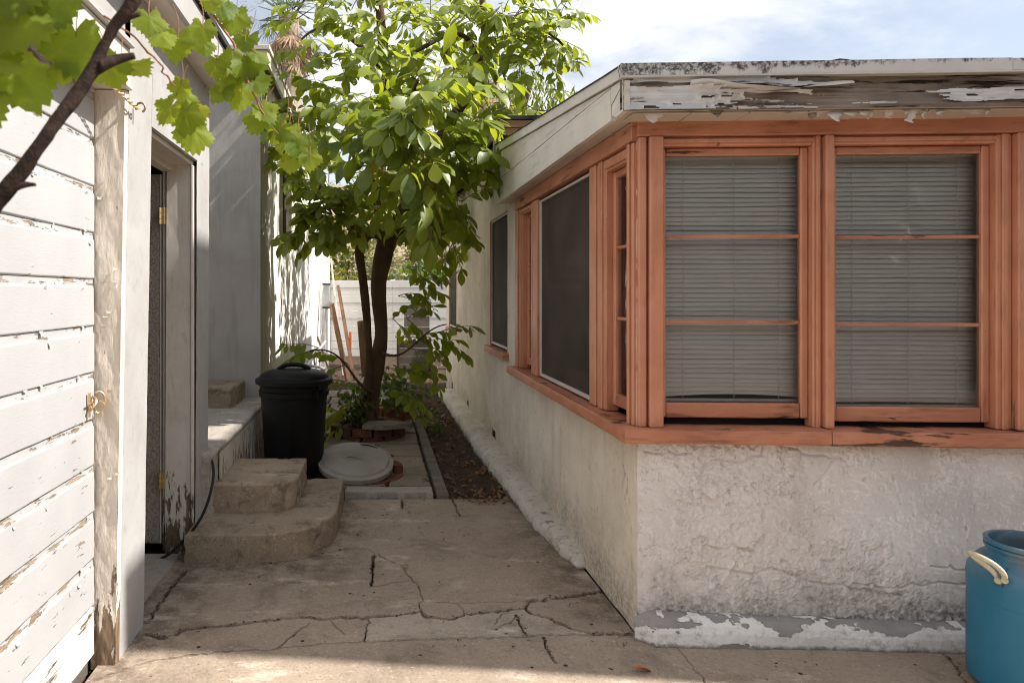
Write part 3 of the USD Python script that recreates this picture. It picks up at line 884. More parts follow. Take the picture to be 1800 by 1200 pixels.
side_strip("fascia_board", (2.080, 2.085), (2.206, 2.262), FX + .001, FX + .022, M["fascia_side"], y0=FY + .16, seed=61)
side_strip("fascia_board", (2.211, 2.267), (2.200, 2.484), FX + .003, FX + .024, M["fascia_side"], y0=FY + .13, seed=62)
side_strip("drip_edge", (2.206, 2.490), (2.256, 2.552), FX - .008, FX + .02, M["fascia_side"], seed=63)
# broken end pieces at the near corner
for pl in ([(FY + .002, 2.082), (FY + .10, 2.078), (FY + .145, 2.10), (FY + .142, 2.135), (FY + .06, 2.170), (FY + .002, 2.195)],
           [(FY + .006, 2.200), (FY + .068, 2.174), (FY + .15, 2.142), (FY + .155, 2.212), (FY + .03, 2.204)]):
    e = trimesh.creation.extrude_polygon(Polygon(pl), .02, engine="earcut")
    e.apply_transform(np.array([[0, 0, -1, FX + .02], [1, 0, 0, 0], [0, 1, 0, 0], [0, 0, 0, 1]]))
    e.fix_normals()
    obj("broken_fascia_end", e, M["fascia_side"], bung)
obj("fascia_backing", wbox(FX + .026, FX + .05, FY + .02, YR1, 2.09, 2.24), M["bare_wood"], bung)
# roof felt, with an uneven edge
c0 = front(fa0 - .006, OF + .006, zr0 + .001); c1 = front(3.2, OF + .006, zr0 + .001)
nA, nB = 120, 14
S, T = np.meshgrid(np.linspace(0, 1, nA), np.linspace(0, 1, nB), indexing="ij")
Pp = c0 + S[..., None] * (c1 - c0)
Pp[..., 1] = Pp[..., 1] * (1 - T) + (YR1 + .1) * T
Pp[..., 2] = zr0 - .002 + (Pp[..., 1] - FY) * slope + .004 * (meshkit.fbm(Pp * 11, 3, 71) - .4) + .012 * np.exp(-((S - .245) / .012) ** 2) * (T < .1)
low = Pp.copy(); low[..., 2] -= .005
m = cat_([sheet(Pp), sheet(low), sheet(np.stack([Pp[:, 0], low[:, 0]], 1)), sheet(np.stack([Pp[0], low[0]], 1))])
obj("roof_felt", m, M["roofing"], bung, smooth=False)
# hanging flakes of paint under the fascia
r = RS(77)
flakes = [(1150, 1), (1385, .9), (1395, .6), (1468, 1.0), (1480, .7), (1494, .9), (1508, 1.0), (1519, .8), (1532, .7), (1552, 1.0), (1566, .8), (1590, .9), (1604, 1.1), (1622, 1.3), (1634, 1.4), (1650, .8), (1712, .5), (1735, .6), (1440, .5)]
for i, (u, s) in enumerate(flakes):
    if i in (2, 4, 9, 14): continue
    a = fx(u, OF - .03); w = .010 + .030 * r.rand() ** 2; h = .016 + .034 * s * r.rand() ** 1.5 + .006
    n = 6
    rows_ = []
    for k in range(n):
        t = k / (n - 1)
        cw = w * (1 - .75 * t ** (1.2 + r.rand())) * (1 + .2 * r.randn() * (k > 0))
        sh = .010 * r.randn() * t
        bend = .012 * math.sin(t * 2.4) * (1 if i % 2 else -.6)
        rows_.append([front(a + sh - cw, OF - .03 + bend, 2.081 - h * t), front(a + sh, OF - .03 + bend + .004, 2.081 - h * t - .002), front(a + sh + cw, OF - .03 + bend * .5, 2.081 - h * t)])
    obj("paint_flake", sheet(np.array(rows_)), M["soffit_paint"] if i % 3 else M["white_frame"], bung, smooth=True)
tri = lambda a, w, h: hull([front(a - w, OF - .02, 2.080), front(a + w, OF - .02, 2.080), front(a + w * .2, OF - .02, 2.080 - h), front(a - w, OF - .024, 2.080), front(a + w, OF - .024, 2.080), front(a + w * .2, OF - .024, 2.080 - h)])
obj("splinter", tri(fx(1264, OF), .028, .024), M["bare_wood"], bung)
obj("splinter", cat_([moved(trimesh.creation.icosphere(2, .014), front(fx(1428, OF - .04), OF - .04, 2.066))]), M["bare_wood"], bung, smooth=True)
# main roof behind the bay, with the exposed end
obj("main_roof", cat_([wbox(.90, 6.2, 5.42, 10.5, 2.765, 2.80), wbox(.93, 6.2, 5.45, 10.45, 2.62, 2.64)]), M["roofing"], bung)
obj("eave_end", wbox(.955, 1.35, 5.43, 5.47, 2.645, 2.70), M["exposed_wood"], bung)
obj("eave_end", wbox(.955, 1.35, 5.425, 5.46, 2.703, 2.76), M["exposed_wood"], bung)
obj("main_fascia", cat_([wbox(.915, .94, 5.44, 10.45, 2.60, 2.762), wbox(.944, 6, 5.47, 5.49, 2.62, 2.76)]), M["fascia_side"], bung)
obj("eave_corner", hull([(.93, 5.40, 2.60), (.96, 5.40, 2.62), (.93, 5.44, 2.35), (1.06, 5.44, 2.35), (.96, 5.44, 2.60), (1.06, 5.40, 2.55), (.93, 5.36, 2.58)]), M["fascia_side"], bung)

# curbs along the foot of the walls: grey cement with the white paint left on it
def curb(name, P_, normal_hint, seed, label, paint_bias=0.0, low_bias=0.0, paint="curb_paint"):
    """P_: (n, k, 3) sweep of the rounded section; a film of paint lies over part of it."""
    mm = orient(sheet(P_), normal_hint)
    q = P_
    h = (meshkit.fbm(q * 9, 5, seed) - .5) * .022
    mm2 = trimesh.Trimesh(mm.vertices, mm.faces, process=False)
    nrm = mm2.vertex_normals.reshape(P_.shape)
    B = P_ + nrm * h[..., None]
    t = thing(name, label, "kerb")
    obj("cement_core", orient(sheet(B), normal_hint), M["cement"], t, smooth=True)
    n_ = .6 * meshkit.fbm(q * [5, 5, 14], 5, seed + 3) + .4 * meshkit.fbm(q * [22, 22, 40], 4, seed + 4) + paint_bias + (low_bias * (ss(tt, .42, .62) - .42))[None]
    msk = n_ > .5
    kp = msk[:-1, :-1] & msk[1:, :-1] & msk[1:, 1:] & msk[:-1, 1:]
    F = P_ + nrm * (h + .0028)[..., None]
    obj("white_paint", orient(sheet(F, kp), normal_hint), M[paint], t, smooth=True)
    return t


M["cement"] = simple("grey_cement", (.26, .25, .24), (.36, .345, .33), 7, .9, .003, 90, .15)
def curb_paint(name, c1, c2, d):
    g = Graph(); p = pos(g); z = g("separate_xyz", vector=p).z
    col = ramp(g, noise(g, p, 4, 5), [(.3, c1), (.7, c2)])
    col = mixc(g, smooth_(g, noise(g, p, 22, 6, .7), .50, .68, 0, d), col, (.17, .13, .095))
    col = mixc(g, smooth_(g, mth(g, "add", z, mth(g, "multiply", noise(g, p, 30, 4), .03)), .032, .012, 0, .8), col, (.12, .09, .07))
    return finish(g, name, col, .7, bump(g, noise(g, p, 50, 5, .65), .008, .8), .25)
M["curb_paint"] = curb_paint("kerb_paint", (.50, .455, .395), (.68, .635, .575), .6)
M["curb_white"] = curb_paint("kerb_white", (.72, .70, .67), (.82, .81, .79), .45)
n = 760
A = np.linspace(-.02, 2.4, n)
top = .102 - .020 * A / 1.4 + .006 * (meshkit.fbm(np.stack([A * 5, A * 0, A * 0], -1), 3, 2) - .5)
end = ss(A, -.02, .05)
sec = np.array([(0.0, 1.0), (.25, 1.0), (.55, .93), (.82, .75), (.96, .5), (1.0, .25), (.98, -.2)])
KN = 56
tt = np.linspace(0, 1, KN)
sd_ = np.interp(tt, np.linspace(0, 1, len(sec)), sec[:, 0]); sz_ = np.interp(tt, np.linspace(0, 1, len(sec)), sec[:, 1])
W = .078 + .012 * (meshkit.fbm(np.stack([A * 4, A * 0 + 4, A * 0], -1), 3, 5) - .5)
D_ = .004 + W[:, None] * sd_[None] * (.35 + .65 * end[:, None])
Zc = top[:, None] * sz_[None] * (.75 + .25 * end[:, None])
Pc = np.moveaxis(front(np.repeat(A[:, None], KN, 1), D_, Zc), 0, -1)
curb("wall_kerb", Pc, [0, -1, .3], 81, "white painted cement kerb with grey bare patches below the front windows", .03, .15, "curb_white")
capm = Pc[0]
n = 900
Yc = np.linspace(3.44, 9.35, n)
wl = np.interp(Yc, [3.44, 3.6, 4.0, 5.9, 9.35], [.045, .085, .125, .185, .20]) + .03 * (meshkit.fbm(np.stack([Yc * 3, Yc * 0, Yc * 0], -1), 4, 15) - .5)
tp = np.interp(Yc, [3.44, 3.52, 3.8, 5], [.0, .055, .078, .095]) + .016 * (meshkit.fbm(np.stack([Yc * 4, Yc * 0 + 9, Yc * 0], -1), 4, 17) - .5) * ss(Yc, 3.44, 3.6)
sec2 = np.array([(0.0, 1.0), (.35, 1.02), (.62, .99), (.80, .90), (.92, .70), (.98, .40), (1.0, -.6)])
sd2 = np.interp(tt, np.linspace(0, 1, len(sec2)), sec2[:, 0]); sz2 = np.interp(tt, np.linspace(0, 1, len(sec2)), sec2[:, 1])
Pc = np.stack([1.064 - wl[:, None] * sd2[None], np.repeat(Yc[:, None], KN, 1), tp[:, None] * sz2[None]], -1)
curb("wall_kerb", Pc, [-1, 0, .3], 91, "long low white kerb along the alley wall beside the dirt strip", .24)

# blinds
r = RS(5)
def blind(g0, g1, z0, z1, label, sag):
    t = thing("window_blind", label, "blind", "white slatted blinds behind the front windows")
    pitch = .0198
    n = int((z1 - z0) / pitch)
    D0 = -.105
    obj("head_rail", pbox(front, g0 - .01, g1 + .01, D0 - .014, D0 + .014, z1 - .004, z1 + .025), M["slat"], t)
    for k in range(n):
        z = z1 - .014 - k * pitch
        A = np.linspace(g0 - .008, g1 + .008, 13)
        f = (A - g0) / (g1 - g0)
        low = max(0, k - (n - 5)) / 4
        zz = z + sag * low * .35 * (4 * f * (1 - f)) + r.uniform(-.0012, .0012) + .0012 * np.sin(f * 5 + k) + r.uniform(-.0014, .0014) * (f - .5)
        hw = .0126; tilt = 1.14 + r.uniform(-.05, .05)
        cr = np.array([-1, -.4, .3, 1.0])
        sec_d = cr * hw * math.cos(tilt); sec_z = cr * hw * math.sin(tilt) + .0022 * (1 - cr ** 2) * math.cos(tilt)
        P_ = np.moveaxis(front(np.repeat(A[:, None], 4, 1), D0 + sec_d[None] - .0022 * (1 - cr ** 2)[None] * -1, zz[:, None] - sec_z[None]), 0, -1)
        obj("slat", sheet(P_), M["slat"], t, smooth=True)
    zb = z1 - .014 - n * pitch
    obj("bottom_rail", pbox(front, g0 - .006, g1 + .006, D0 - .012, D0 + .012, zb - .012, zb, .003), M["slat"], t)
    for f in (.16, .52, .83):
        a = g0 + (g1 - g0) * f
        obj("cord", tube([front(a, D0 + .014, z1), front(a + .002, D0 + .014, (z0 + z1) / 2), front(a, D0 + .014, zb)], .0011, 5), M["cord"], t)
blind(fx(1175), fx(1414) + .045, zf(704), zf(268), "white slatted blind with bowed bottom slats, in the window beside the corner", .03)
blind(fx(1478), fx(1736) + .06, zf(713), zf(268), "white slatted blind hanging straight, in the front window above the blue barrel", .004)

# ------------------------------------------------------------------ garage on the left
gar = thing("garage", "old white garage with peeling horizontal boards and an open side door, left of the alley", "garage")
SX = -1.045
zb0, pitch = .228, .1725
def siding(zlo, seed):
    n = 130
    Y = np.linspace(-.6, 2.535, n)
    prof = [(-.02, -.002), (.006, -.002), (.0145, .002), (.0165, .007), (.0165, .138), (.0145, .146), (.0122, .150), (.012, .1700), (-.02, .1700)]
    rows_ = []
    for k, (d, z) in enumerate(prof):
        wz = .0042 * (meshkit.fbm(np.stack([Y * 9, Y * 0 + k * 9, Y * 0 + seed], -1), 4, seed) - .5) * (1 if k in (1, 2, 5, 6) else .5)
        wd = .004 * (meshkit.fbm(np.stack([Y * 7, Y * 0 + k * 5, Y * 0 + seed], -1), 3, seed + 3) - .5) * (k not in (0, 8))
        rows_.append(np.stack([SX - .0165 + d + wd, Y, zlo + z + wz], -1))
    m = sheet(np.stack(rows_, 1))
    return orient(m, [1, 0, 0])


def siding_mat():
    g = Graph(); p = pos(g); z = g("separate_xyz", vector=p).z
    f = mth(g, "fraction", mth(g, "divide", mth(g, "subtract", z, zb0 - pitch * 4), pitch))
    edge = mth(g, "add", smooth_(g, f, .80, .90), smooth_(g, f, .06, .0))
    q = stretch(g, p, (1, .55, 3.2))
    n = noise(g, q, 16, 7, .7)
    big = noise(g, p, 3.1, 4)
    chip = mth(g, "add", mth(g, "add", n, mth(g, "multiply", edge, .115)), mth(g, "multiply", big, .16))
    low = smooth_(g, z, .95, .15, 0, .05)
    mask = smooth_(g, mth(g, "add", chip, low), .755, .78)
    wood = ramp(g, noise(g, stretch(g, p, (1, .2, 4)), 22, 5), [(.3, (.13, .085, .055)), (.7, (.40, .29, .19))])
    pt = ramp(g, noise(g, p, 2.4, 5), [(.3, (.36, .36, .365)), (.7, (.42, .42, .425))])
    pt = mixc(g, smooth_(g, noise(g, q, 30, 5, .7), .62, .75, 0, .3), pt, (.50, .45, .38))
    col = mixc(g, mask, pt, wood)
    h = mth(g, "subtract", mth(g, "multiply", noise(g, q, 60, 4), .2), mask)
    return finish(g, "siding_paint", col, .6, bump(g, h, .003, .9), .3)


M["siding"] = siding_mat()
for k in range(-1, 12):
    zl = zb0 + k * pitch
    if k == -1: continue
    obj("siding_board", siding(zl, 200 + k), M["siding"], gar, smooth=40)
obj("base_board", board(lambda a, d, z: np.array([SX + d - .01, a, z]), -.6, 2.53, -.03, .012, .045, .222, 12, .005), M["base_paint"], gar, smooth=30)
obj("wall_core", cat_([wbox(-1.25, SX - .03, -.6, 2.6, -.04, 2.6), wbox(-1.25, -1.0, 2.6, 2.84, -.04, 2.6), wbox(-3.4, -3.3, -.6, 3.9, -.04, 2.6), wbox(-3.4, -1.0, -.7, -.6, -.04, 2.6), wbox(-3.4, -1.0, 3.86, 3.94, -.04, 2.6)]), M["room"], gar)
# corner post: front face, a bead and the white return beside the door
def grid_face(corners, nu, nv, amp, seed, nrm):
    """A four-cornered face (bl, br, tr, tl) with a rough surface."""
    bl, br, tr, tl = map(np.array, corners)
    U, V = np.meshgrid(np.linspace(0, 1, nu), np.linspace(0, 1, nv), indexing="ij")
    U, V = U[..., None], V[..., None]
    P_ = bl * (1 - U) * (1 - V) + br * U * (1 - V) + tr * U * V + tl * (1 - U) * V
    h = amp * (meshkit.fbm(P_ * [22, 22, 7], 5, seed) - .5)
    return orient(sheet(P_ + np.asarray(nrm) * h[..., None]), nrm)


Zt = 2.142
post = cat_([
    grid_face([(-1.062, 2.548, -.02), (-.972, 2.548, -.02), (-.935, 2.548, Zt), (-1.082, 2.548, Zt)], 40, 420, .013, 301, [0, -1, 0]),
    grid_face([(-.972, 2.548, -.02), (-.967, 2.575, -.02), (-.930, 2.575, Zt), (-.935, 2.548, Zt)], 4, 200, .003, 302, [.9, -.4, 0]),
    grid_face([(-1.062, 2.548, -.02), (-1.07, 2.6, -.02), (-1.09, 2.6, Zt), (-1.082, 2.548, Zt)], 3, 100, .002, 303, [-1, 0, 0])])
obj("corner_post", post, M["post_paint"], gar, smooth=40)
ret = cat_([
    grid_face([(-.972, 2.585, -.02), (-.972, 2.86, -.02), (-.932, 2.865, 2.56), (-.925, 2.585, 2.56)], 30, 200, .004, 304, [1, 0, 0]),
    grid_face([(-.975, 2.86, -.02), (-1.10, 2.86, -.02), (-1.10, 2.86, 2.3), (-.935, 2.865, 2.3)], 6, 40, .002, 305, [0, 1, 0])])
obj("door_trim", ret, M["garage_white"], gar, smooth=40, label="white board beside the garage door")
# head casing and wall over the door, far casing
obj("door_head", cat_([wbox(-1.10, -.985, 2.862, 3.70, 2.075, 2.10), wbox(-1.16, -1.10, 2.862, 3.75, 2.045, 2.12)]), M["eave_paint"], gar)
wl_ = cat_([grid_face([(-.962, 2.86, 2.10), (-.962, 3.95, 2.10), (-.962, 3.95, 2.56), (-.932, 2.86, 2.56)], 40, 20, .004, 310, [1, 0, 0]),
            wbox(-1.10, -.975, 2.86, 3.95, 2.101, 2.56),
            grid_face([(-.972, 3.68, -.02), (-.972, 3.95, -.02), (-.962, 3.95, 2.10), (-.962, 3.68, 2.10)], 14, 100, .005, 311, [1, 0, 0])])
obj("wall", wl_, M["garage_white"], gar, smooth=40)
obj("header_beam", cat_([wbox(-1.13, -.915, -.6, 2.575, 2.146, 2.168, .003), wbox(-1.13, -.925, -.6, 2.57, 2.169, 2.30, .003)]), M["eave_paint"], gar)
obj("header_beam", wbox(-1.0, -.905, -.6, 2.57, 2.302, 2.325), M["garage_white"], gar)
obj("wall", wbox(-1.02, -.945, -.6, 2.58, 2.326, 2.56), M["garage_white"], gar)
obj("door_jamb", cat_([grid_face([(-1.135, 3.68, -.02), (-1.0, 3.68, -.02), (-.99, 3.68, 2.075), (-1.125, 3.68, 2.075)], 14, 160, .004, 320, [0, -1, 0]), wbox(-1.13, -.98, 3.69, 3.93, -.03, 2.074)]), M["casing_paint"], gar, smooth=40)
obj("door_bead", cat_([wbox(-.998, -.978, 3.672, 3.69, -.01, 2.074, .006), wbox(-1.155, -1.138, 3.70, 3.74, -.01, 2.074, .004)]), M["casing_paint"], gar)
# the door stands open into the garage
def door_mat():
    g = Graph(); p = pos(g)
    n = noise(g, stretch(g, p, (1, 1, .7)), 120, 4, .7)
    col = ramp(g, n, [(.36, (.17, .14, .11)), (.56, (.38, .34, .29))])
    return finish(g, "door_face", col, .75, bump(g, n, .004, .9), .2)
M["door"] = door_mat()
dr = obj("door", pbox(lambda a, d, z: np.array([-1.172 - a * .99, 3.70 + d + a * .06, z]), 0, .75, 0, .04, .03, 2.03), M["door"], gar, label="rough faced door standing open into the garage")
obj("door_edge", pbox(lambda a, d, z: np.array([-1.172 + a, 3.70 + d, z]), .002, .010, 0, .04, .03, 2.03), M["white_frame"], dr)
for z in (1.80, .38):
    h = cat_([wbox(-1.162, -1.132, 3.667, 3.676, z - .045, z + .045, .001)] + [moved(trimesh.creation.cylinder(.007, .027, sections=10), (-1.158, 3.664, z - .03 + .03 * k)) for k in range(3)])
    obj("hinge", h, M["brass"], dr, smooth=30)
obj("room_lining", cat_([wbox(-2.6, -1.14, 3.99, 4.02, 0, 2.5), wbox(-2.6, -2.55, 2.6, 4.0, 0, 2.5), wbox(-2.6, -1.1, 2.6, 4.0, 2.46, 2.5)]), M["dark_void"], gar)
# latch on the siding
def latch():
    o = np.array([SX + .012, 2.47, .985])
    ms = [wbox(o[0] - .004, o[0] + .001, o[1] - .006, o[1] + .006, o[2] - .05, o[2] + .04, .001)]
    ms.append(tube(spline([o + [.0, -.01, -.03], o + [.018, -.01, -.01], o + [.02, .01, .012], o + [.004, .022, .02], o + [.0, .03, -.02]], 14), .0042, 6))
    ms.append(tube(spline([o + [.0, .05, .03], o + [.022, .06, .028], o + [.022, .06, .0], o + [.008, .056, -.002], o + [.022, .06, -.006], o + [.022, .06, -.035], o + [0, .05, -.04]], 18), .0042, 6))
    ms.append(tube([o + [.004, -.03, .0], o + [.006, .03, .004]], .0035, 6))
    return cat_(ms)
obj("latch", latch(), M["brass"], gar, smooth=30)
q = RS(88)
for k in range(60):
    onpost = k % 4 == 0
    if onpost: o = np.array([q.uniform(-1.05, -.96), 2.543, q.uniform(.1, 1.9)]); ax, nr = np.array([1.0, 0, 0]), np.array([0, -1.0, 0])
    else: o = np.array([SX + .0005, q.uniform(1.75, 2.5), zb0 + q.randint(0, 10) * pitch + q.choice([.004, .135]) + q.uniform(-.004, .004)]); ax, nr = np.array([0, 1.0, 0]), np.array([1.0, 0, 0])
    w, h = q.uniform(.006, .028), q.uniform(.005, .016); cu = q.uniform(.3, 1.3); sg = q.choice([-1, 1])
    rows_ = []
    for i_ in range(5):
        t = i_ / 4
        row = []
        for j_ in range(4):
            f = j_ / 3 - .5
            row.append(o + ax * (f * w * (1 - .5 * t * q.uniform(.4, 1.2))) + np.array([0, 0, sg * h * (math.sin(cu * t) / cu)]) + nr * (.0008 + h * (1 - math.cos(cu * t)) / cu + .0012 * q.rand()))
        rows_.append(row)
    obj("paint_flake", sheet(np.array(rows_)), M["post_paint"] if onpost else M["garage_white"], gar, smooth=True)
# eaves and roof
obj("eave_soffit", wbox(-1.2, -.82, -.6, 4.02, 2.56, 2.585), M["eave_paint"], gar)
obj("eave_fascia", wbox(-.835, -.81, -.6, 4.04, 2.552, 2.70, .004), M["garage_white"], gar)
obj("roof", hull([(-.79, -.6, 2.70), (-.79, 4.06, 2.70), (-.79, -.6, 2.73), (-.79, 4.06, 2.73), (-3.5, -.6, 3.5), (-3.5, 4.06, 3.5), (-3.5, -.6, 3.45), (-3.5, 4.06, 3.45)]), M["roofing"], gar)
obj("threshold", wbox(-1.45, -1.045, 2.88, 3.67, -.05, -.012), M["patch"], gar)

# thin twisted rope with a hook by the post
c = [np.array([-.99, 1.55, 2.10]), np.array([-.965, 2.0, 2.115]), np.array([-.93, 2.45, 2.115]), np.array([-.905, 2.565, 2.09]), np.array([-.905, 2.62, 2.095])]
pt = spline(c, 160)
ph = np.linspace(0, 120, 160)
s1 = pt + np.stack([.006 * np.cos(ph), 0 * ph, .006 * np.sin(ph)], -1)
s2 = pt - np.stack([.006 * np.cos(ph), 0 * ph, .006 * np.sin(ph)], -1)
hk = thing("hanging_rope", "thin twisted tan cord hooked on the garage wall above the post", "cord")
obj("strand", tube(s1, .0035, 5), M["chain"], hk); obj("strand", tube(s2, .0035, 5), M["chain"], hk)
a = np.linspace(-1.2, 3.6, 14)
obj("hook", tube(np.stack([-.905 + .018 * np.cos(a), 2.63 + .0 * a, 2.098 + .018 * np.sin(a)], -1), .0045, 7), M["steel"], hk)

# black cable by the steps
cb = spline([px(364, 812, 3.98), px(368, 803, 3.9), px(375, 822, 3.75), px(371, 862, 3.62), px(352, 912, 3.58), px(322, 950, 3.58), px(294, 975, 3.6), px(270, 985, 3.62)], 60)
obj("cable", tube(cb, .0075, 8), M["black_rubber"], smooth=True, label="black cable drooping from the garage corner to the door sill", cat="cable")

# ------------------------------------------------------------------ steps and porch
def rough_solid(poly, z0, z1, seed, r_edge=.02, amp=.010, step=.014):
    """A worn concrete step: rounded rim, uneven faces."""
    pts = np.array(poly.exterior.coords)[:-1]
    per = poly.exterior
    n = int(per.length / step)
    base = np.array([per.interpolate(i / n, normalized=True).coords[0] for i in range(n)])
    c = np.array(poly.representative_point().coords[0])
    nor = np.roll(base, -1, 0) - np.roll(base, 1, 0)
    nor = np.stack([nor[:, 1], -nor[:, 0]], -1); nor /= np.linalg.norm(nor, axis=1, keepdims=True)
    if ((base - c) * nor).sum() < 0: nor = -nor
    rows_ = []
    for z in np.linspace(z0, z1 - r_edge, max(3, int((z1 - z0) / step))): rows_.append(np.column_stack([base, np.full(n, z)]))
    for t in np.linspace(.25, 1, 4) * math.pi / 2:
        rows_.append(np.column_stack([base - nor * r_edge * (1 - math.cos(t)), np.full(n, z1 - r_edge + r_edge * math.sin(t))]))
    inner = rows_[-1][:, :2]
    for s in (.93, .84, .72, .58, .42, .25, .08, .002):
        rows_.append(np.column_stack([c + (inner - c) * s, np.full(n, z1)]))
    G_ = np.stack(rows_, 1)
    h = amp * (meshkit.fbm(G_ * 13, 6, seed) - .5) - amp * 1.2 * ss(meshkit.fbm(G_ * 16, 4, seed + 5), .60, .72)
    side_ = (G_[..., 2] < z1 - 1e-6)[..., None]
    n3 = np.concatenate([np.repeat(nor[:, None], G_.shape[1], 1), np.zeros((*G_.shape[:2], 1))], -1)
    G_ = G_ + np.where(side_, n3, [0, 0, .7]) * h[..., None]
    G_ = np.concatenate([G_, G_[:1]], 0)
    m = sheet(G_)
    vol = m.copy(); vol.fix_normals()
    return vol


lower = [(-.985, 3.515), (-.62, 3.52)] + [(-.62 + .40 * math.sin(t), 3.96 - .44 * math.cos(t)) for t in np.linspace(.1, math.pi / 2, 12)] + [(-.21, 4.60), (-.985, 4.60)]
obj("garden_step", rough_solid(Polygon(lower), -.02, .142, 401, .014), M["step"], smooth=50, label="wide rounded concrete step, lower of two beside the black bin", cat="step")
upper = [(-.93, 3.865), (-.60, 3.87)] + [(-.60 + .145 * math.sin(t), 4.05 - .18 * math.cos(t)) for t in np.linspace(.2, math.pi / 2, 8)] + [(-.45, 4.49), (-.93, 4.49)]
obj("garden_step", rough_solid(Polygon(upper), .12, .305, 402, .014), M["step"], smooth=50, label="narrow upper concrete step against the porch", cat="step")
porch = thing("porch", "white sided concrete porch slab between the garage and the left house", "porch")
obj("landing", rough_solid(Polygon([(-2.6, 3.97), (-.915, 3.80), (-.915, 5.92), (-2.6, 5.92)]), -.02, .485, 403, .02), M["patch"], porch, smooth=50)
obj("porch_side", grid_face([(-.905, 3.96, .30), (-.905, 5.9, -.02), (-.907, 5.9, .455), (-.907, 3.96, .455)], 90, 30, .008, 410, [1, 0, 0]), M["casing_paint"], porch, smooth=40)
obj("door_step", rough_solid(Polygon([(-2.4, 5.35), (-1.13, 5.35), (-1.13, 5.92), (-2.4, 5.92)]), .48, .64, 404, .02), M["step"], porch, smooth=50)

# ------------------------------------------------------------------ left house
lh = thing("white_house", "tall white stucco house behind the garage, left side of the alley", "house")
HX, HY = -1.0, 5.94
def flat(amp, seed):
    def f(A, Z):
        q = np.stack([A, Z, np.full_like(A, seed * 1.0)], -1)
        return amp * (meshkit.fbm(q * [3, 2, 1], 4, seed) - .5)
    return f
hw = (1.05, 2.1, 1.95, 2.75)
m = wall_sheet(lambda a, d, z: np.stack([HX + d, HY + a, z]), 0, 9.0, 0, 3.36, .06, [hw], flat(.02, 501))
obj("side_wall", orient(m, [1, 0, 0]), M["stucco_stained"], lh, smooth=True)
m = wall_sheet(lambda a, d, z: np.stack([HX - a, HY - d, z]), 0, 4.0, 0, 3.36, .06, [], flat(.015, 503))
obj("front_wall", orient(m, [0, -1, 0]), M["stucco_shaded"], lh, smooth=True)
obj("wall_core", cat_([wbox(-5, HX - .3, HY + .02, HY + .1, -.04, 3.34), wbox(HX - .3, HX - .25, HY + .03, HY + 9, -.04, 3.34), wbox(-5, HX - .02, HY + 8.9, HY + 9, -.04, 3.34)]), M["room"], lh)
w = obj("window", cat_([pbox(lambda a, d, z: np.array([HX + d, HY + a, z]), p, q, -.1, .012, s, t) for p, q, s, t in
    ((hw[0] - .05, hw[0] + .03, hw[2], hw[3]), (hw[1] - .03, hw[1] + .05, hw[2], hw[3]), (hw[0] - .05, hw[1] + .05, hw[3], hw[3] + .06), (hw[0] - .08, hw[1] + .08, hw[2] - .06, hw[2]), (hw[0] + .5, hw[0] + .54, hw[2], hw[3]))]), M["white_frame"], lh)
obj("pane", pbox(lambda a, d, z: np.array([HX + d, HY + a, z]), hw[0], hw[1], -.06, -.055, hw[2], hw[3]), M["glass"], w)
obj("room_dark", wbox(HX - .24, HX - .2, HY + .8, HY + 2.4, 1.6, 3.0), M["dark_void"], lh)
obj("roof", cat_([wbox(-5.2, -.90, HY - .14, HY + 9.2, 3.46, 3.50), wbox(-5.2, -.92, HY - .12, HY - .09, 3.36, 3.46), wbox(-.94, -.915, HY - .09, HY + 9.15, 3.34, 3.46)]), M["eave_paint"], lh)
obj("downpipe", tube([(-.965, 7.25, 1.9), (-.965, 7.25, 3.3)], .02, 8), M["dark_wood"], lh, smooth=True)

# ------------------------------------------------------------------ unseen house added off to the right, shaped to shade yard and front wall
nb = thing("neighbouring_house", "tall stucco house added out of view right of the bungalow to cast the yard shade", "house")
NXb = 5.0
m = cat_([wbox(NXb, 9, 2.03, 2.66, -.04, 6.66), wbox(NXb, 9, 2.66, 3.44, -.04, 8.03), wbox(NXb, 9, 3.44, 5.2, -.04, 6.8)])
obj("wall", m, M["stucco_white"], nb)
obj("roof", cat_([wbox(NXb - .04, 9.1, 2.0, 2.65, 6.662, 6.72), wbox(NXb - .04, 9.1, 2.62, 3.48, 8.032, 8.09), wbox(NXb - .04, 9.1, 3.45, 5.22, 6.802, 6.86)]), M["roofing"], nb)
for z in (1.2, 3.9):
    wn = obj("window", cat_([wbox(NXb - .03, NXb - .002, 2.1, 2.9, z, z + .06), wbox(NXb - .03, NXb - .002, 2.1, 2.9, z + 1.1, z + 1.16), wbox(NXb - .03, NXb - .002, 2.1, 2.16, z + .06, z + 1.1), wbox(NXb - .03, NXb - .002, 2.84, 2.9, z + .06, z + 1.1)]), M["white_frame"], nb)
    obj("pane", wbox(NXb - .012, NXb - .004, 2.16, 2.84, z + .06, z + 1.1), M["dark_void"], wn)

# ------------------------------------------------------------------ white board fence at the end
fe = thing("board_fence", "white horizontal board fence closing the end of the alley", "fence")
for k in range(10):
    z = .02 + k * .167
    for x0, x1 in ((-2.2, .38), (.384, 1.85), (1.854, 3.2)):
        obj("plank", wbox(x0, x1, 15.0 + RS(k).uniform(-.004, .004), 15.024, z, z + .160, .003), M["fence"], fe)
for x in (-2.1, .38, 1.85, 3.2):
    obj("post", wbox(x - .045, x + .045, 15.03, 15.12, -.05, 1.70), M["fence"], fe)

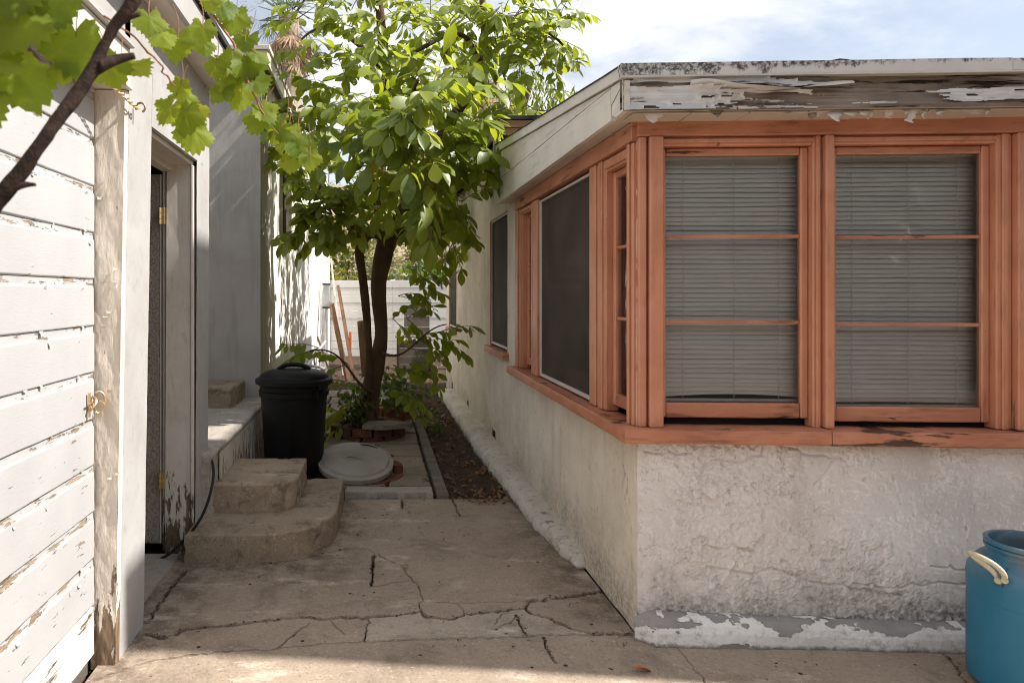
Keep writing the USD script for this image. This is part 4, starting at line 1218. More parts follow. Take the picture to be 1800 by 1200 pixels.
# ------------------------------------------------------------------ black bin
bn = thing("rubbish_bin", "black plastic dustbin with a domed lid behind the steps", "bin", loc=(-.615, 5.16, 0))
body = lathe([(0, .02), (.205, .02), (.215, .03), (.235, .40), (.250, .62), (.262, .625), (.265, .66), (.256, .668), (.258, .70), (.27, .705), (.272, .73), (.255, .735)], 48)
obj("body", body, M["bin"], bn, smooth=35)
lidp = lathe([(.285, .712), (.290, .716), (.290, .745), (.276, .752), (.262, .758), (.258, .768), (.240, .785), (.19, .806), (.10, .822), (.0, .826)], 48)
obj("lid", lidp, M["bin"], bn, smooth=35)
obj("lid_handle", tube(spline([(-.12, -.02, .812), (-.08, -.02, .838), (0, -.02, .852), (.08, -.02, .838), (.12, -.02, .812)], 16), .016, 8), M["bin"], bn, smooth=True)
for an in (-40, 140):
    an = math.radians(an)
    c_ = np.array([math.cos(an) * .258, math.sin(an) * .258, .655])
    t_ = np.array([-math.sin(an), math.cos(an), 0]); o_ = np.array([math.cos(an), math.sin(an), 0])
    obj("side_handle", tube(spline([c_ - t_ * .035 + [0, 0, .02], c_ - t_ * .035 + o_ * .022, c_ - t_ * .022 + o_ * .022 + [0, 0, -.085], c_ + t_ * .022 + o_ * .022 + [0, 0, -.085], c_ + t_ * .035 + o_ * .022, c_ + t_ * .035 + [0, 0, .02]], 18), .009, 7), M["bin"], bn, smooth=True)
    obj("latch", hull([c_ + t_ * a + o_ * b + [0, 0, z] for a in (-.022, .022) for b in (0, .028) for z in (.03, .085)]), M["bin"], bn)

# grey lid on a ring of terracotta edging
ring = thing("edging_ring", "ring of terracotta edging bricks under the grey lid", "edging", loc=(-.09, 5.16, 0))
def arc_brick(r0, r1, a0, a1, z0, z1, seed):
    q = RS(seed); s = []
    for a in np.linspace(a0, a1, 4):
        for rr in (r0, r1):
            for z in (z0, z1):
                s.append((rr * math.cos(a) + q.uniform(-.003, .003), rr * math.sin(a) + q.uniform(-.003, .003), z + q.uniform(-.003, .003)))
    v = np.array(s); f = []
    for i in range(3):
        b = i * 4; c = b + 4
        f += [[b, b + 2, c + 2, c], [b + 1, c + 1, c + 3, b + 3], [b + 2, b + 3, c + 3, c + 2], [b + 1, b, c, c + 1]]
    f += [[0, 1, 3, 2], [12, 14, 15, 13]]
    f = np.array(f)
    m = trimesh.Trimesh(v, np.vstack([f[:, [0, 1, 2]], f[:, [0, 2, 3]]]), process=False); m.fix_normals()
    return m
for k in range(9):
    a0 = k * 2 * math.pi / 9
    obj("brick", arc_brick(.235, .30, a0 + .03, a0 + 2 * math.pi / 9 - .03, -.02, max(.03, .058 + .26 * math.sin(a0 + .35) * .30), 600 + k), M["brick_mid"], ring)
ld = thing("loose_lid", "grey round dustbin lid lying tilted on terracotta bricks", "lid")
tl = trimesh.transformations.euler_matrix(math.radians(-15), math.radians(-4), .4) if False else trimesh.transformations.euler_matrix(math.radians(15.5), math.radians(3), 0)
def lid_at(m):
    m = m.copy(); m.apply_scale(.94); m.apply_transform(tl); m.apply_translation((-.150, 5.12, .130)); return m
lp = lathe([(.290, -.035), (.302, -.032), (.304, .004), (.288, .010), (.272, .012), (.262, .026), (.22, .040), (.13, .055), (0, .06)], 56)
obj("dome", lid_at(cat_([lp, lathe([(.288, -.033), (.27, -.0), (0, .03)], 40)])), M["lid_grey"], ld, smooth=35)
obj("handle", lid_at(cat_([tube(spline([(-.10 + .02 * k, .06 * k - .02 - .05, .045), (-.06, .05 * k - .045, .064), (.0, .05 * k - .05, .066), (.05, .05 * k - .075, .052)], 14), [.004] + [.011] * 12 + [.004], 8) for k in (0,)])), M["lid_grey"], ld, smooth=True)
obj("rim_slot", lid_at(tube(spline([(.03, .19, .046), (.10, .185, .045), (.17, .16, .034)], 10), .006, 6)), M["dark_void"], ld, smooth=True)
tr_ = thing("edging_ring", "stray curved terracotta edging against the bin", "edging", loc=(-.42, 5.5, 0))
for k in range(3):
    obj("brick", arc_brick(.16, .22, math.pi * (.75 + .3 * k), math.pi * (1.02 + .3 * k), -.02, .13 - .01 * k, 640 + k), M["brick"], tr_)

# ------------------------------------------------------------------ brick planter rings round the tree
TB = np.array([-.075, 6.72, 0])
pr_ = thing("brick_planter", "dark brick ring round the foot of the leafy tree", "planter", loc=(TB[0] + .0, TB[1] - .05, 0))
for c_ in range(2):
    for k in range(11):
        a0 = (k + .5 * c_) * 2 * math.pi / 11
        obj("brick", arc_brick(.27 + .01 * (k % 2), .365, a0 + .035, a0 + 2 * math.pi / 11 - .035, -.02 + c_ * .075, .050 + c_ * .075, 700 + k + 20 * c_), M["brick_dark"], pr_)
obj("soil", lathe([(.27, .02), (.26, .09), (0, .11)], 20), M["grit"], pr_, smooth=True)
obj("flat_stone", slab(Polygon([(-.05, -.36), (.14, -.40), (.40, -.30), (.43, -.22), (.2, -.1), (0, -.16)]), .132, .172, .006), M["flagstone"], pr_)
p2 = thing("brick_planter", "half ring of orange bricks behind the tree trunk", "planter", loc=(.19, 7.55, 0))
for k in range(9):
    a0 = k * 2 * math.pi / 9
    obj("brick", arc_brick(.15, .22, a0 + .04, a0 + 2 * math.pi / 9 - .04, -.02, .15, 760 + k), M["brick"], p2)

# ------------------------------------------------------------------ blue barrel
bl_ = thing("blue_barrel", "blue plastic barrel with cream rope handles by the kerb under the right window", "barrel", loc=(2.30, 2.385, 0))
pr = [(0, .012), (.165, .012), (.178, .02), (.181, .05), (.181, .30), (.1785, .306), (.1785, .314), (.181, .32), (.181, .385), (.178, .405), (.168, .425), (.150, .447), (.132, .462), (.127, .470), (.127, .482), (.133, .485), (.133, .494), (.128, .497), (.133, .500), (.134, .512), (.128, .516), (.121, .513), (.119, .48), (.155, .43), (.165, .35), (.16, .04), (0, .035)]
obj("body", lathe(pr, 72), M["barrel"], bl_, smooth=40)
for an in (200, 20):
    a = math.radians(an)
    o_ = np.array([math.cos(a), math.sin(a), 0]); t_ = np.array([-math.sin(a), math.cos(a), 0])
    b0 = o_ * .168 + np.array([0, 0, .418])
    obj("handle_lug", cat_([hull([b0 + o_ * .01 + t_ * s * .004 + np.array([0, 0, z]) + o_ * x for s in (-1, 1) for x, z in ((-.03, .03), (-.02, -.035), (.012, .02), (.016, -.01), (.004, -.035))])]), M["barrel"], bl_)
    pts_ = [b0 + t_ * .012 + o_ * .02, b0 + t_ * .018 + o_ * .035 + [0, 0, .02], b0 + t_ * .0 + o_ * .055 + [0, 0, .05], b0 - t_ * .055 + o_ * .06 + [0, 0, .066], b0 - t_ * .075 + o_ * .045 + [0, 0, .062], b0 - t_ * .06 + o_ * .03 + [0, 0, .04], b0 - t_ * .03 + o_ * .018 + [0, 0, .018], b0 - t_ * .008 + o_ * .018 + [0, 0, -.004]]
    obj("rope_handle", tube(spline(pts_, 40), .0085, 9), M["rope"], bl_, smooth=True)
    obj("rope_end", cat_([moved(trimesh.creation.icosphere(2, .0115), b0 - t_ * .004 + o_ * .022 + [0, 0, -.012]), moved(trimesh.creation.icosphere(2, .0105), b0 + t_ * .015 + o_ * .024 + [0, 0, -.004])]), M["rope"], bl_, smooth=True)

# ------------------------------------------------------------------ leaves
def leaf_template(w=.27, fold=.10, curl=.16, n=6, tip=1.45):
    t = np.linspace(0, 1, n + 1)
    wd = w * np.sin(np.pi * np.clip(t, 0, 1) ** tip) ** .75
    wd[0] = .015; wd[-1] = .004
    zc = -curl * t ** 2
    v = []
    for k in range(n + 1):
        v += [(t[k], -wd[k], zc[k] + fold * wd[k]), (t[k], 0, zc[k]), (t[k], wd[k], zc[k] + fold * wd[k])]
    f = []
    for k in range(n):
        b = 3 * k
        f += [[b, b + 3, b + 4], [b, b + 4, b + 1], [b + 1, b + 4, b + 5], [b + 1, b + 5, b + 2]]
    return np.array(v, float), np.array(f)


def frames(dirs, ups):
    x = dirs / np.linalg.norm(dirs, axis=1, keepdims=True)
    y = np.cross(ups, x); y /= np.linalg.norm(y, axis=1, keepdims=True) + 1e-9
    z = np.cross(x, y)
    return np.stack([x, y, z], 2)      # columns


def place_leaves(tpl, P_, D, U, S):
    v, f = tpl
    R = frames(D, U)
    V = np.einsum("nij,kj->nki", R, v) * S[:, None, None] + P_[:, None]
    F = f[None] + (np.arange(len(P_)) * len(v))[:, None, None]
    return V, F


# ------------------------------------------------------------------ the tree
tree = thing("leafy_tree", "leafy green tree with twin crooked trunks in the middle of the alley", "tree")
def trunk_path(pp): return np.array([px(u, v, Y) for u, v, Y, w in pp]), np.array([w / 2 / FPX * Y for u, v, Y, w in pp])
def limb(name, pp, n=40, sides=14, seed=0, m_="bark"):
    c, r_ = trunk_path(pp)
    s = spline(np.column_stack([c, r_]), n)
    t = tube(s[:, :3], np.maximum(s[:, 3], .004), sides)
    h = (meshkit.fbm(t.vertices * [9, 9, 4], 4, 800 + seed) - .5)
    cen = np.repeat(s[:, :3], sides, 0)
    dv = t.vertices[:len(cen)] - cen
    t.vertices[:len(cen)] += dv * h[:len(cen), None] * .38
    return obj(name, t, M[m_], tree, smooth=True)
limb("trunk", [(634, 772, 6.72, 66), (641, 745, 6.72, 50), (650, 690, 6.72, 36), (664, 630, 6.7, 28), (670, 580, 6.7, 24), (666, 530, 6.7, 26), (669, 475, 6.68, 30), (678, 435, 6.65, 32), (681, 398, 6.6, 36), (672, 350, 6.6, 34), (664, 290, 6.55, 30), (678, 210, 6.5, 26), (676, 110, 6.5, 20), (668, 20, 6.5, 15), (664, -60, 6.5, 11)], 90, 18, 1)
limb("trunk", [(642, 700, 6.64, 24), (649, 640, 6.62, 13), (648, 600, 6.6, 12), (645, 560, 6.6, 13), (640, 510, 6.6, 15), (634, 465, 6.6, 16), (635, 428, 6.6, 17), (652, 412, 6.6, 17), (680, 416, 6.58, 18), (702, 410, 6.58, 16), (712, 402, 6.6, 10)], 60, 14, 2)
limb("branch", [(690, 395, 6.62, 26), (730, 330, 6.4, 20), (790, 215, 6.1, 18), (842, 130, 6.0, 16), (852, 60, 6.0, 14), (845, -40, 6.0, 10)], 40, 10, 3)
limb("branch", [(842, 130, 6.0, 12), (800, 60, 5.8, 8), (760, 75, 5.7, 7), (700, 100, 5.6, 5)], 24, 8, 4)
limb("branch", [(640, 430, 6.6, 20), (600, 380, 6.5, 14), (560, 330, 6.3, 10), (520, 250, 6.2, 7), (480, 180, 6.2, 5)], 30, 8, 5)
limb("branch", [(672, 330, 6.5, 16), (700, 260, 5.9, 12), (720, 180, 5.4, 9), (735, 140, 5.1, 6)], 26, 8, 6)
limb("branch", [(852, 60, 6.0, 12), (900, 40, 5.9, 9), (950, 50, 5.8, 6), (990, 80, 5.8, 4)], 24, 8, 7)
limb("branch", [(672, 120, 6.5, 12), (620, 70, 6.4, 9), (570, 50, 6.3, 6), (530, 70, 6.3, 4)], 24, 8, 8)
limb("branch", [(655, 690, 6.6, 6), (618, 655, 6.4, 4), (580, 618, 6.2, 3), (545, 617, 6.1, 2)], 20, 6, 9)
limb("branch", [(672, 620, 6.6, 6), (705, 622, 6.5, 4), (745, 590, 6.4, 3), (785, 570, 6.4, 2)], 20, 6, 10)

LP, LD, LU, LS = [], [], [], []
TW = []
r = RS(42)
def twig(o, d, length, nl, size, droop=.6):
    d = d / np.linalg.norm(d)
    p = o.copy(); pts_ = [p.copy()]
    step = length / nl
    ref = np.cross(d, [0, 0, 1.0]); ref /= np.linalg.norm(ref) + 1e-9
    for k in range(nl):
        d = d + np.array([0, 0, -droop / nl]) + r.randn(3) * .05; d /= np.linalg.norm(d)
        p = p + d * step; pts_.append(p.copy())
        if k == 0 and nl > 4: continue
        for s in (-1, 1):
            if r.rand() < .08: continue
            sidev = ref * s + r.randn(3) * .18
            ld_ = d * .55 + sidev * .85 + np.array([0, 0, -.30 - .25 * r.rand()])
            up = np.array([.38, -.30, .85]) + r.randn(3) * .32
            LP.append(p + sidev * .006); LD.append(ld_); LU.append(up); LS.append(size * r.uniform(.72, 1.12) * (.8 + .2 * math.sin(math.pi * (k + 1) / nl)))
    LP.append(p.copy()); LD.append(d + np.array([0, 0, -.2])); LU.append(np.array([0, -.3, 1.0]) + r.randn(3) * .2); LS.append(size * r.uniform(.8, 1.1))
    TW.append((np.array(pts_), .0045))


# (u, v, Y, radius u px, radius v px, radius Y m, twigs, leaf size m)
blobs = [(735, 235, 5.05, 75, 62, .30, 22, .170), (660, 205, 5.6, 85, 60, .40, 22, .155), (800, 275, 5.6, 60, 60, .35, 16, .150), (690, 290, 5.5, 85, 35, .35, 14, .150), (740, 200, 4.9, 60, 50, .2, 12, .165),
         (545, 215, 6.3, 55, 65, .35, 17, .135), (570, 325, 6.2, 55, 50, .30, 17, .135), (555, 408, 6.1, 42, 25, .25, 8, .135), (598, 355, 6.3, 50, 45, .35, 20, .135), (600, 400, 6.3, 40, 30, .30, 11, .135),
         (775, 350, 6.2, 55, 42, .35, 20, .140), (790, 415, 6.2, 40, 25, .25, 9, .135), (740, 330, 4.95, 18, 20, .08, 2, .165),
         (600, 95, 6.2, 65, 60, .4, 13, .135), (690, 70, 5.9, 85, 60, .4, 15, .140), (640, 8, 6.3, 110, 35, .4, 13, .135), (780, 40, 5.8, 75, 45, .4, 14, .140), (770, 130, 5.7, 65, 45, .35, 11, .145),
         (880, 30, 5.9, 70, 40, .4, 17, .135), (950, 60, 5.8, 42, 50, .35, 13, .135), (900, 105, 5.8, 55, 40, .35, 10, .135), (960, 120, 5.9, 38, 45, .3, 10, .130), (920, 180, 6.0, 40, 25, .25, 6, .125), (505, 150, 6.3, 25, 35, .2, 5, .125), (850, 230, 6.2, 25, 35, .2, 5, .135),
         (880, 60, 8.3, 70, 55, .5, 9, .14), (790, 110, 8.0, 70, 50, .5, 8, .14), (740, 30, 8.3, 80, 40, .5, 14, .14), (690, 180, 7.8, 70, 60, .5, 16, .14), (600, 210, 7.6, 55, 60, .4, 12, .14), (830, 160, 8.2, 45, 40, .4, 4, .13), (600, 300, 7.4, 50, 50, .3, 10, .13), (760, 290, 7.4, 50, 50, .3, 12, .13), (745, 190, 8.9, 70, 60, .9, 24, .17), (760, 270, 9.3, 55, 45, .9, 20, .17), (790, 120, 9.6, 60, 50, .9, 16, .17), (740, 375, 8.0, 35, 30, .8, 22, .17), (795, 360, 8.4, 35, 40, .8, 24, .17), (780, 310, 9.0, 45, 40, .9, 22, .17),
         (515, 255, 6.2, 30, 45, .25, 7, .135), (535, 415, 6.2, 32, 18, .2, 6, .13), (800, -60, 7.2, 150, 60, .9, 26, .15), (620, -60, 7.2, 110, 60, .8, 18, .15), (560, 30, 6.4, 45, 40, .3, 8, .13)]
for (u, v, Y, ru, rv, ry, n, sz) in blobs:
    sz *= 1.26 if Y < 5.7 else 1.10
    c0_ = px(u, v, Y)
    for k in range(n):
        e = r.randn(3); e /= np.linalg.norm(e); e *= r.rand() ** (1 / 2.2)
        o = px(u + e[0] * ru, v + e[2] * rv, Y + e[1] * ry)
        d = np.array([e[0] * .8, -.35 + e[1] * .5, .25 - e[2] * .3]) + r.randn(3) * .3
        twig(o, d, r.uniform(.24, .38) * sz / .16, r.randint(4, 7), sz, r.uniform(.5, 1.0))
# the branch that hangs in front, with its large bright leaves
twig(px(742, 225, 4.75), np.array([.02, -.05, -1.0]), .80, 8, .225, .3)
twig(px(752, 300, 4.7), np.array([-.05, -.02, -1.0]), .42, 4, .225, .3)
twig(px(600, 190, 5.2), np.array([-.35, -.2, -.8]), .5, 6, .215, .4)
twig(px(850, 170, 5.3), np.array([.25, -.2, -.9]), .5, 6, .19, .4)
# low shoots on the trunk
for (u, v, Y, du, n, s) in ((612, 640, 6.3, -1, 6, .10), (560, 612, 6.1, -1, 5, .10), (720, 640, 6.5, .6, 6, .11), (760, 590, 6.4, .8, 6, .12), (700, 520, 6.6, .6, 6, .10), (690, 560, 6.6, .4, 6, .10), (715, 470, 6.6, .6, 5, .11), (720, 500, 6.5, .9, 5, .12), (740, 600, 6.4, 1, 5, .12), (700, 650, 6.5, .3, 6, .10), (690, 685, 6.5, .4, 6, .10), (705, 610, 6.5, .5, 6, .10), (645, 690, 6.45, -.6, 6, .075), (620, 715, 6.45, -.5, 6, .075), (612, 735, 6.45, -.3, 6, .075), (700, 700, 6.6, .6, 6, .085), (715, 560, 6.5, .7, 4, .12)):
    for q in range(2):
        twig(px(u, v, Y), np.array([du, -.3 + .4 * r.randn(), .35 - .5 * q]) + r.randn(3) * .15, .05 * n + .06, n, s * 1.3, .5)
LP, LD, LU, LS = map(np.array, (LP, LD, LU, LS))
tpls = [leaf_template(.27, .10, .18), leaf_template(.24, .28, .38), leaf_template(.29, .08, .10), leaf_template(.22, .40, .30), leaf_template(.26, -.12, .45)]
which = r.randint(0, 5, len(LP))
shown = LS / LP[:, 1]
vis = (np.abs(LP[:, 0] / LP[:, 1]) < .6) & (CAMZ + 0 * LP[:, 1] > 0)
vv = V0 - (LP[:, 2] - CAMZ) / LP[:, 1] * FPX
order = np.argsort(-(shown * (vv > -10)))
big = set(order[:300].tolist())
restV, restF, off = [], [], 0
for k in range(len(LP)):
    V, F = place_leaves(tpls[which[k]], LP[k:k + 1], LD[k:k + 1], LU[k:k + 1], LS[k:k + 1])
    if k in big:
        obj("leaf", trimesh.Trimesh(V[0], F[0], process=False), M["leaf"], tree, smooth=True)
    else:
        restV.append(V[0]); restF.append(F[0] + off); off += len(V[0])
obj("foliage", trimesh.Trimesh(np.vstack(restV), np.vstack(restF), process=False), M["leaf"], tree, smooth=True, kind="stuff")
obj("twigs", cat_([tube(p, np.linspace(w, w * .45, len(p)), 5, False) for p, w in TW]), M["twig"], tree, smooth=True, kind="stuff")

# ------------------------------------------------------------------ grapevine in front, at the upper left
def grape_template(seed, n=46):
    q = RS(seed)
    th = np.linspace(-math.pi, math.pi, n, endpoint=False)
    lob = .62 + .20 * np.cos(th) + .20 * np.abs(np.cos(2.5 * th)) ** 1.3
    lob *= 1 + .10 * (np.arange(n) % 2 - .5) * 1.4 + q.randn(n) * .03
    gap = 1 - .62 * np.exp(-((np.abs(th) - math.pi) / .30) ** 2)
    rr = lob * gap
    v = [(0, 0, 0)]
    for s in (.35, .7, 1.0):
        for k in range(n):
            x, y = rr[k] * s * math.cos(th[k]), rr[k] * s * math.sin(th[k])
            v.append((x, y, 0))
    v = np.array(v, float)
    v[:, 2] = .20 * (meshkit.fbm(np.column_stack([v[:, :2] * 2.2, np.full(len(v), seed)]), 3, seed) - .5) - .16 * v[:, 0] ** 2 - .20 * v[:, 1] ** 2 * (1 if seed % 2 else -.4) + .05 * np.cos(5 * np.arctan2(v[:, 1], v[:, 0])) * np.hypot(v[:, 0], v[:, 1])
    f = []
    for k in range(n):
        k2 = (k + 1) % n
        f.append([0, 1 + k, 1 + k2])
        for j in range(2):
            a_, b_ = 1 + j * n + k, 1 + j * n + k2
            f += [[a_, a_ + n, b_ + n], [a_, b_ + n, b_]]
    return v * .62, np.array(f)


vine = thing("grapevine", "grapevine with a dark bare stem and lobed green leaves at the upper left", "vine")
def vlimb(name, pp, mat_, n=30, seed=0):
    c, r_ = trunk_path(pp)
    s = spline(np.column_stack([c, r_]), n)
    t = tube(s[:, :3], np.maximum(s[:, 3], .0012), 10)
    t.vertices += (meshkit.fbm(t.vertices * 45, 4, seed)[:, None] - .5) * .009
    return obj(name, t, mat_, vine, smooth=True)
vlimb("stem", [(-60, 420, .86, 36), (0, 348, .86, 32), (60, 270, .86, 26), (120, 185, .87, 25), (170, 110, .88, 23), (195, 55, .88, 20), (222, 20, .88, 25), (240, -40, .88, 26)], M["vine_bark"], 40, 1)
vlimb("stem", [(172, 118, .88, 26), (205, 105, .89, 18), (238, 98, .9, 12)], M["vine_bark"], 14, 2)
vlimb("stem", [(10, 335, .86, 22), (30, 328, .86, 15), (58, 326, .86, 9)], M["vine_bark"], 12, 3)
vlimb("stem", [(205, 45, .88, 14), (225, 32, .88, 11), (245, 26, .88, 8)], M["vine_bark"], 12, 4)
vlimb("cane", [(185, 28, 1.05, 4), (230, 62, 1.12, 3.4), (270, 100, 1.2, 3.4), (290, 130, 1.3, 3), (305, 152, 1.35, 2.6)], M["cane"], 24, 5)
vlimb("cane", [(330, -20, 1.5, 6), (365, 15, 1.5, 5.5), (392, 50, 1.5, 5), (420, 98, 1.5, 4), (435, 140, 1.5, 4), (455, 185, 1.5, 3), (490, 235, 1.5, 2.5)], M["cane"], 30, 6)
vlimb("cane", [(-30, 105, 1.0, 10), (20, 85, 1.0, 9), (45, 50, 1.0, 9), (70, 10, 1.0, 9)], M["vine_bark"], 16, 7)
gt = [grape_template(s) for s in (901, 902, 903, 904)]
# (u, v, Y, width in px, direction of the tip on the picture in degrees (0 right, -90 down), lean towards the camera)
leaves = [(45, 150, .98, 150, -60, .3), (20, 45, .95, 150, -110, .2), (135, 95, 1.0, 140, -95, .15), (90, 20, .98, 120, -80, .2), (200, 130, 1.12, 80, -60, .4), (240, 120, 1.15, 85, -30, .4),
          (265, 45, 1.3, 70, -70, .3), (310, 85, 1.35, 75, -100, .3), (290, 70, 1.3, 60, -60, .4), (315, 160, 1.42, 50, -90, .2), (360, 85, 1.4, 48, -70, .5), (355, 60, 1.38, 60, -100, .3),
          (325, 215, 1.45, 75, -90, .35), (290, 200, 1.42, 65, -130, .4), (340, 245, 1.46, 80, -95, .25), (345, 205, 1.47, 60, -60, .3), (330, 180, 1.45, 45, -75, .5),
          (410, 40, 1.5, 70, -90, .2), (395, 15, 1.48, 70, -60, .3), (430, 75, 1.5, 60, -110, .3), (400, 130, 1.52, 85, -110, .35), (440, 125, 1.5, 80, -70, .35), (460, 100, 1.5, 50, -30, .5), (420, 165, 1.52, 90, -85, .3), (385, 165, 1.5, 60, -120, .4), (455, 150, 1.5, 60, -50, .4),
          (450, 215, 1.5, 70, -110, .5), (470, 200, 1.5, 60, -60, .4), (500, 245, 1.5, 75, -95, .3), (530, 265, 1.5, 65, -70, .35), (485, 235, 1.5, 60, -120, .45), (545, 285, 1.5, 50, -80, .2), (510, 290, 1.5, 48, -100, .3),
          (370, 10, 1.45, 45, -100, .3), (375, 120, 1.5, 45, -100, .3), (5, 110, .95, 100, -40, .2), (110, 130, 1.0, 60, -85, .2), (15, 0, .95, 120, -100, .2),
          (-40, 60, .95, 140, -70, .2), (-30, 200, .95, 120, -50, .2)]
# extra leaves added out of view towards the sun, to shade the left cluster
r = RS(77)
for (u, v, Y, w, a, l_) in list(leaves):
    if u > 262: continue
    for t in (.30, .42, .55):
        o = px(u, v, Y) + sdir * (t + r.uniform(-.05, .05)) + r.randn(3) * .03
        uu, vv_ = U0 + FPX * o[0] / o[1], V0 - FPX * (o[2] - CAMZ) / o[1]
        if vv_ < -70: leaves.append((uu, vv_, o[1], 125, r.uniform(-150, -30), r.uniform(.4, 1.2)))
pet = []
for i, (u, v, Y, w, ang, lean) in enumerate(leaves):
    a = math.radians(ang + r.uniform(-12, 12))
    size = w / FPX * Y * .88
    d = np.array([math.cos(a), -.15 + r.uniform(-.25, .25), math.sin(a)])
    up = np.array([r.uniform(-.35, .35) + .25, -1.0, .55 + lean])
    c_ = px(u, v, Y)
    dn = d / np.linalg.norm(d)
    o = c_ - dn * size * .25
    V, F = place_leaves(gt[i % 4], o[None], d[None], up[None], np.array([size]))
    obj("leaf", trimesh.Trimesh(V[0], F[0], process=False), M["grape"], vine, smooth=True)
    pet.append(tube(spline([o, o - dn * .02 + [0, .005, .012], o - dn * .04 + [r.uniform(-.02, .02), .01, .035]], 6), .0008, 5, False))
obj("leaf_stalks", cat_(pet), M["cane"], vine, kind="stuff")

# ------------------------------------------------------------------ clutter at the end of the alley
def lean(name, p0, p1, w, d, mat_, label, cat):
    p0, p1 = np.array(p0), np.array(p1)
    t = (p1 - p0); ln = np.linalg.norm(t); t /= ln
    x = np.cross(t, [0, 1, 0]); x /= np.linalg.norm(x); y = np.cross(t, x)
    pts_ = [p0 + t * s + x * a + y * b for s in (0, ln) for a in (-w / 2, w / 2) for b in (-d / 2, d / 2)]
    return obj(name, hull(pts_), mat_, label=label, cat=cat)
lean("timber_plank", px(612, 672, 11.0), px(583, 535, 11.9), .085, .04, M["brown_wood"], "brown timber plank leaning on the white house, thickest of the leaning timbers", "plank")
lean("timber_plank", px(622, 668, 10.9), px(594, 502, 11.9), .05, .035, M["brown_wood"], "tall thin timber batten leaning beside the thick plank", "plank")
lean("timber_plank", px(624, 665, 10.9), px(597, 510, 11.95), .03, .03, M["dark_wood"], "dark thin stake leaning against the timber batten", "plank")
lean("white_pole", px(604, 660, 11.2), px(582, 455, 12.4), .03, .03, M["white_frame"], "tall white pole leaning at the end of the house wall", "pole")
lean("timber_plank", px(588, 680, 10.6), px(558, 592, 11.2), .03, .03, M["dark_wood"], "short dark stick leaning behind the black bin", "plank")
tl_ = thing("garden_tool", "orange handled garden tool standing among the leaning timbers", "tool")
obj("handle", tube([px(616, 612, 11.6), px(616, 596, 11.6), px(616, 583, 11.6)], [.022, .026, .024], 10), M["orange"], tl_, smooth=True)
obj("shaft", tube([px(618, 662, 11.4), px(616, 612, 11.6)], .014, 8), M["dark_wood"], tl_, smooth=True)
pipe = thing("wall_pipe", "grey pipe with a meter box at the end of the white house", "pipe")
obj("pipe", tube([(-.86, 12.05, -.02), (-.86, 12.05, 1.0), (-.86, 12.05, 1.5)], .03, 10), M["alu"], pipe, smooth=True)
obj("box", wbox(-.92, -.80, 11.98, 12.10, 1.15, 1.56, .008), M["alu"], pipe)
obj("valve", cat_([wbox(-.93, -.79, 11.95, 12.0, 1.54, 1.57), wbox(-.93, -.79, 11.95, 12.0, 1.13, 1.16)]), M["dark_wood"], pipe)
la = thing("ladder", "aluminium ladder lying against the white house behind the bin", "ladder")
for k in range(2):
    obj("rail", tube([px(520 + 6 * k, 668 - 30 * k, 9.0), px(572, 600 + 48 * k, 11.4)], .022, 8), M["alu"], la, smooth=True)
for t in np.linspace(.15, .95, 5):
    p0 = px(520, 668, 9.0) * (1 - t) + px(572, 600, 11.4) * t; p1 = px(526, 638, 9.0) * (1 - t) + px(572, 648, 11.4) * t
    obj("rung", tube([p0, p1], .014, 6), M["alu"], la, smooth=True)
st = thing("leaning_board", "weathered grey board panel leaning at the end of the alley", "board")
for k in range(3):
    z0 = .62 + k * .19
    obj("plank", wbox(.50, .945, 11.9 + .01 * k, 11.925 + .01 * k, z0, z0 + .185), M["grey_wood"], st)
cr = thing("wooden_crate", "old grey wooden crate under the leaning board", "crate")
for k in range(4): obj("slat", wbox(.36, .92, 11.6, 11.62, .06 + k * .135, .185 + k * .135), M["grey_wood"], cr)
for x in (.36, .90): obj("corner_post", wbox(x, x + .05, 11.57, 11.598, .0, .64), M["dark_wood"], cr)
obj("top", wbox(.34, .94, 11.58, 12.0, .64, .665), M["grey_wood"], cr)
lean("timber_plank", (.42, 11.2, .05), (1.02, 11.35, .06), .05, .05, M["grey_wood"], "grey timber lying flat before the crate", "plank")
ch = thing("plastic_stool", "cream plastic stool beside the end of the alley wall", "stool")
for x in (1.0, 1.22):
    for y in (11.3, 11.55): obj("leg", wbox(x, x + .03, y, y + .03, 0, .40), M["cream"], ch)
obj("seat", wbox(.98, 1.27, 11.28, 11.6, .40, .43, .008), M["cream"], ch)
obj("stretcher", wbox(1.03, 1.22, 11.31, 11.325, .18, .21), M["cream"], ch)
lg = thing("wooden_post", "leaning brown stump behind the tree trunk", "post")
obj("log", tube([px(645, 660, 9.2), px(639, 610, 9.3), px(634, 565, 9.4)], [.07, .06, .05], 10), M["brown_wood"], lg, smooth=True)

# ------------------------------------------------------------------ weeds, fallen leaves
def foliage(center, radii, n, size, seed, tpl=None, flat_=.6):
    q = RS(seed); tpl = tpl or leaf_template(.28, .08, .1, 3)
    e = q.randn(n, 3); e /= np.linalg.norm(e, axis=1, keepdims=True)
    lump = .65 + .6 * meshkit.fbm(e * 1.7 + seed, 3, seed)
    P_ = np.asarray(center) + e * (q.rand(n, 1) ** .45) * np.asarray(radii) * lump[:, None]
    D = e + q.randn(n, 3) * .7 + [0, 0, -.3]
    U = q.randn(n, 3) * .5 + [0, -.2, 1]
    V, F = place_leaves(tpl, P_, D, U, size * q.uniform(.6, 1.2, n))
    return trimesh.Trimesh(V.reshape(-1, 3), F.reshape(-1, 3), process=False)


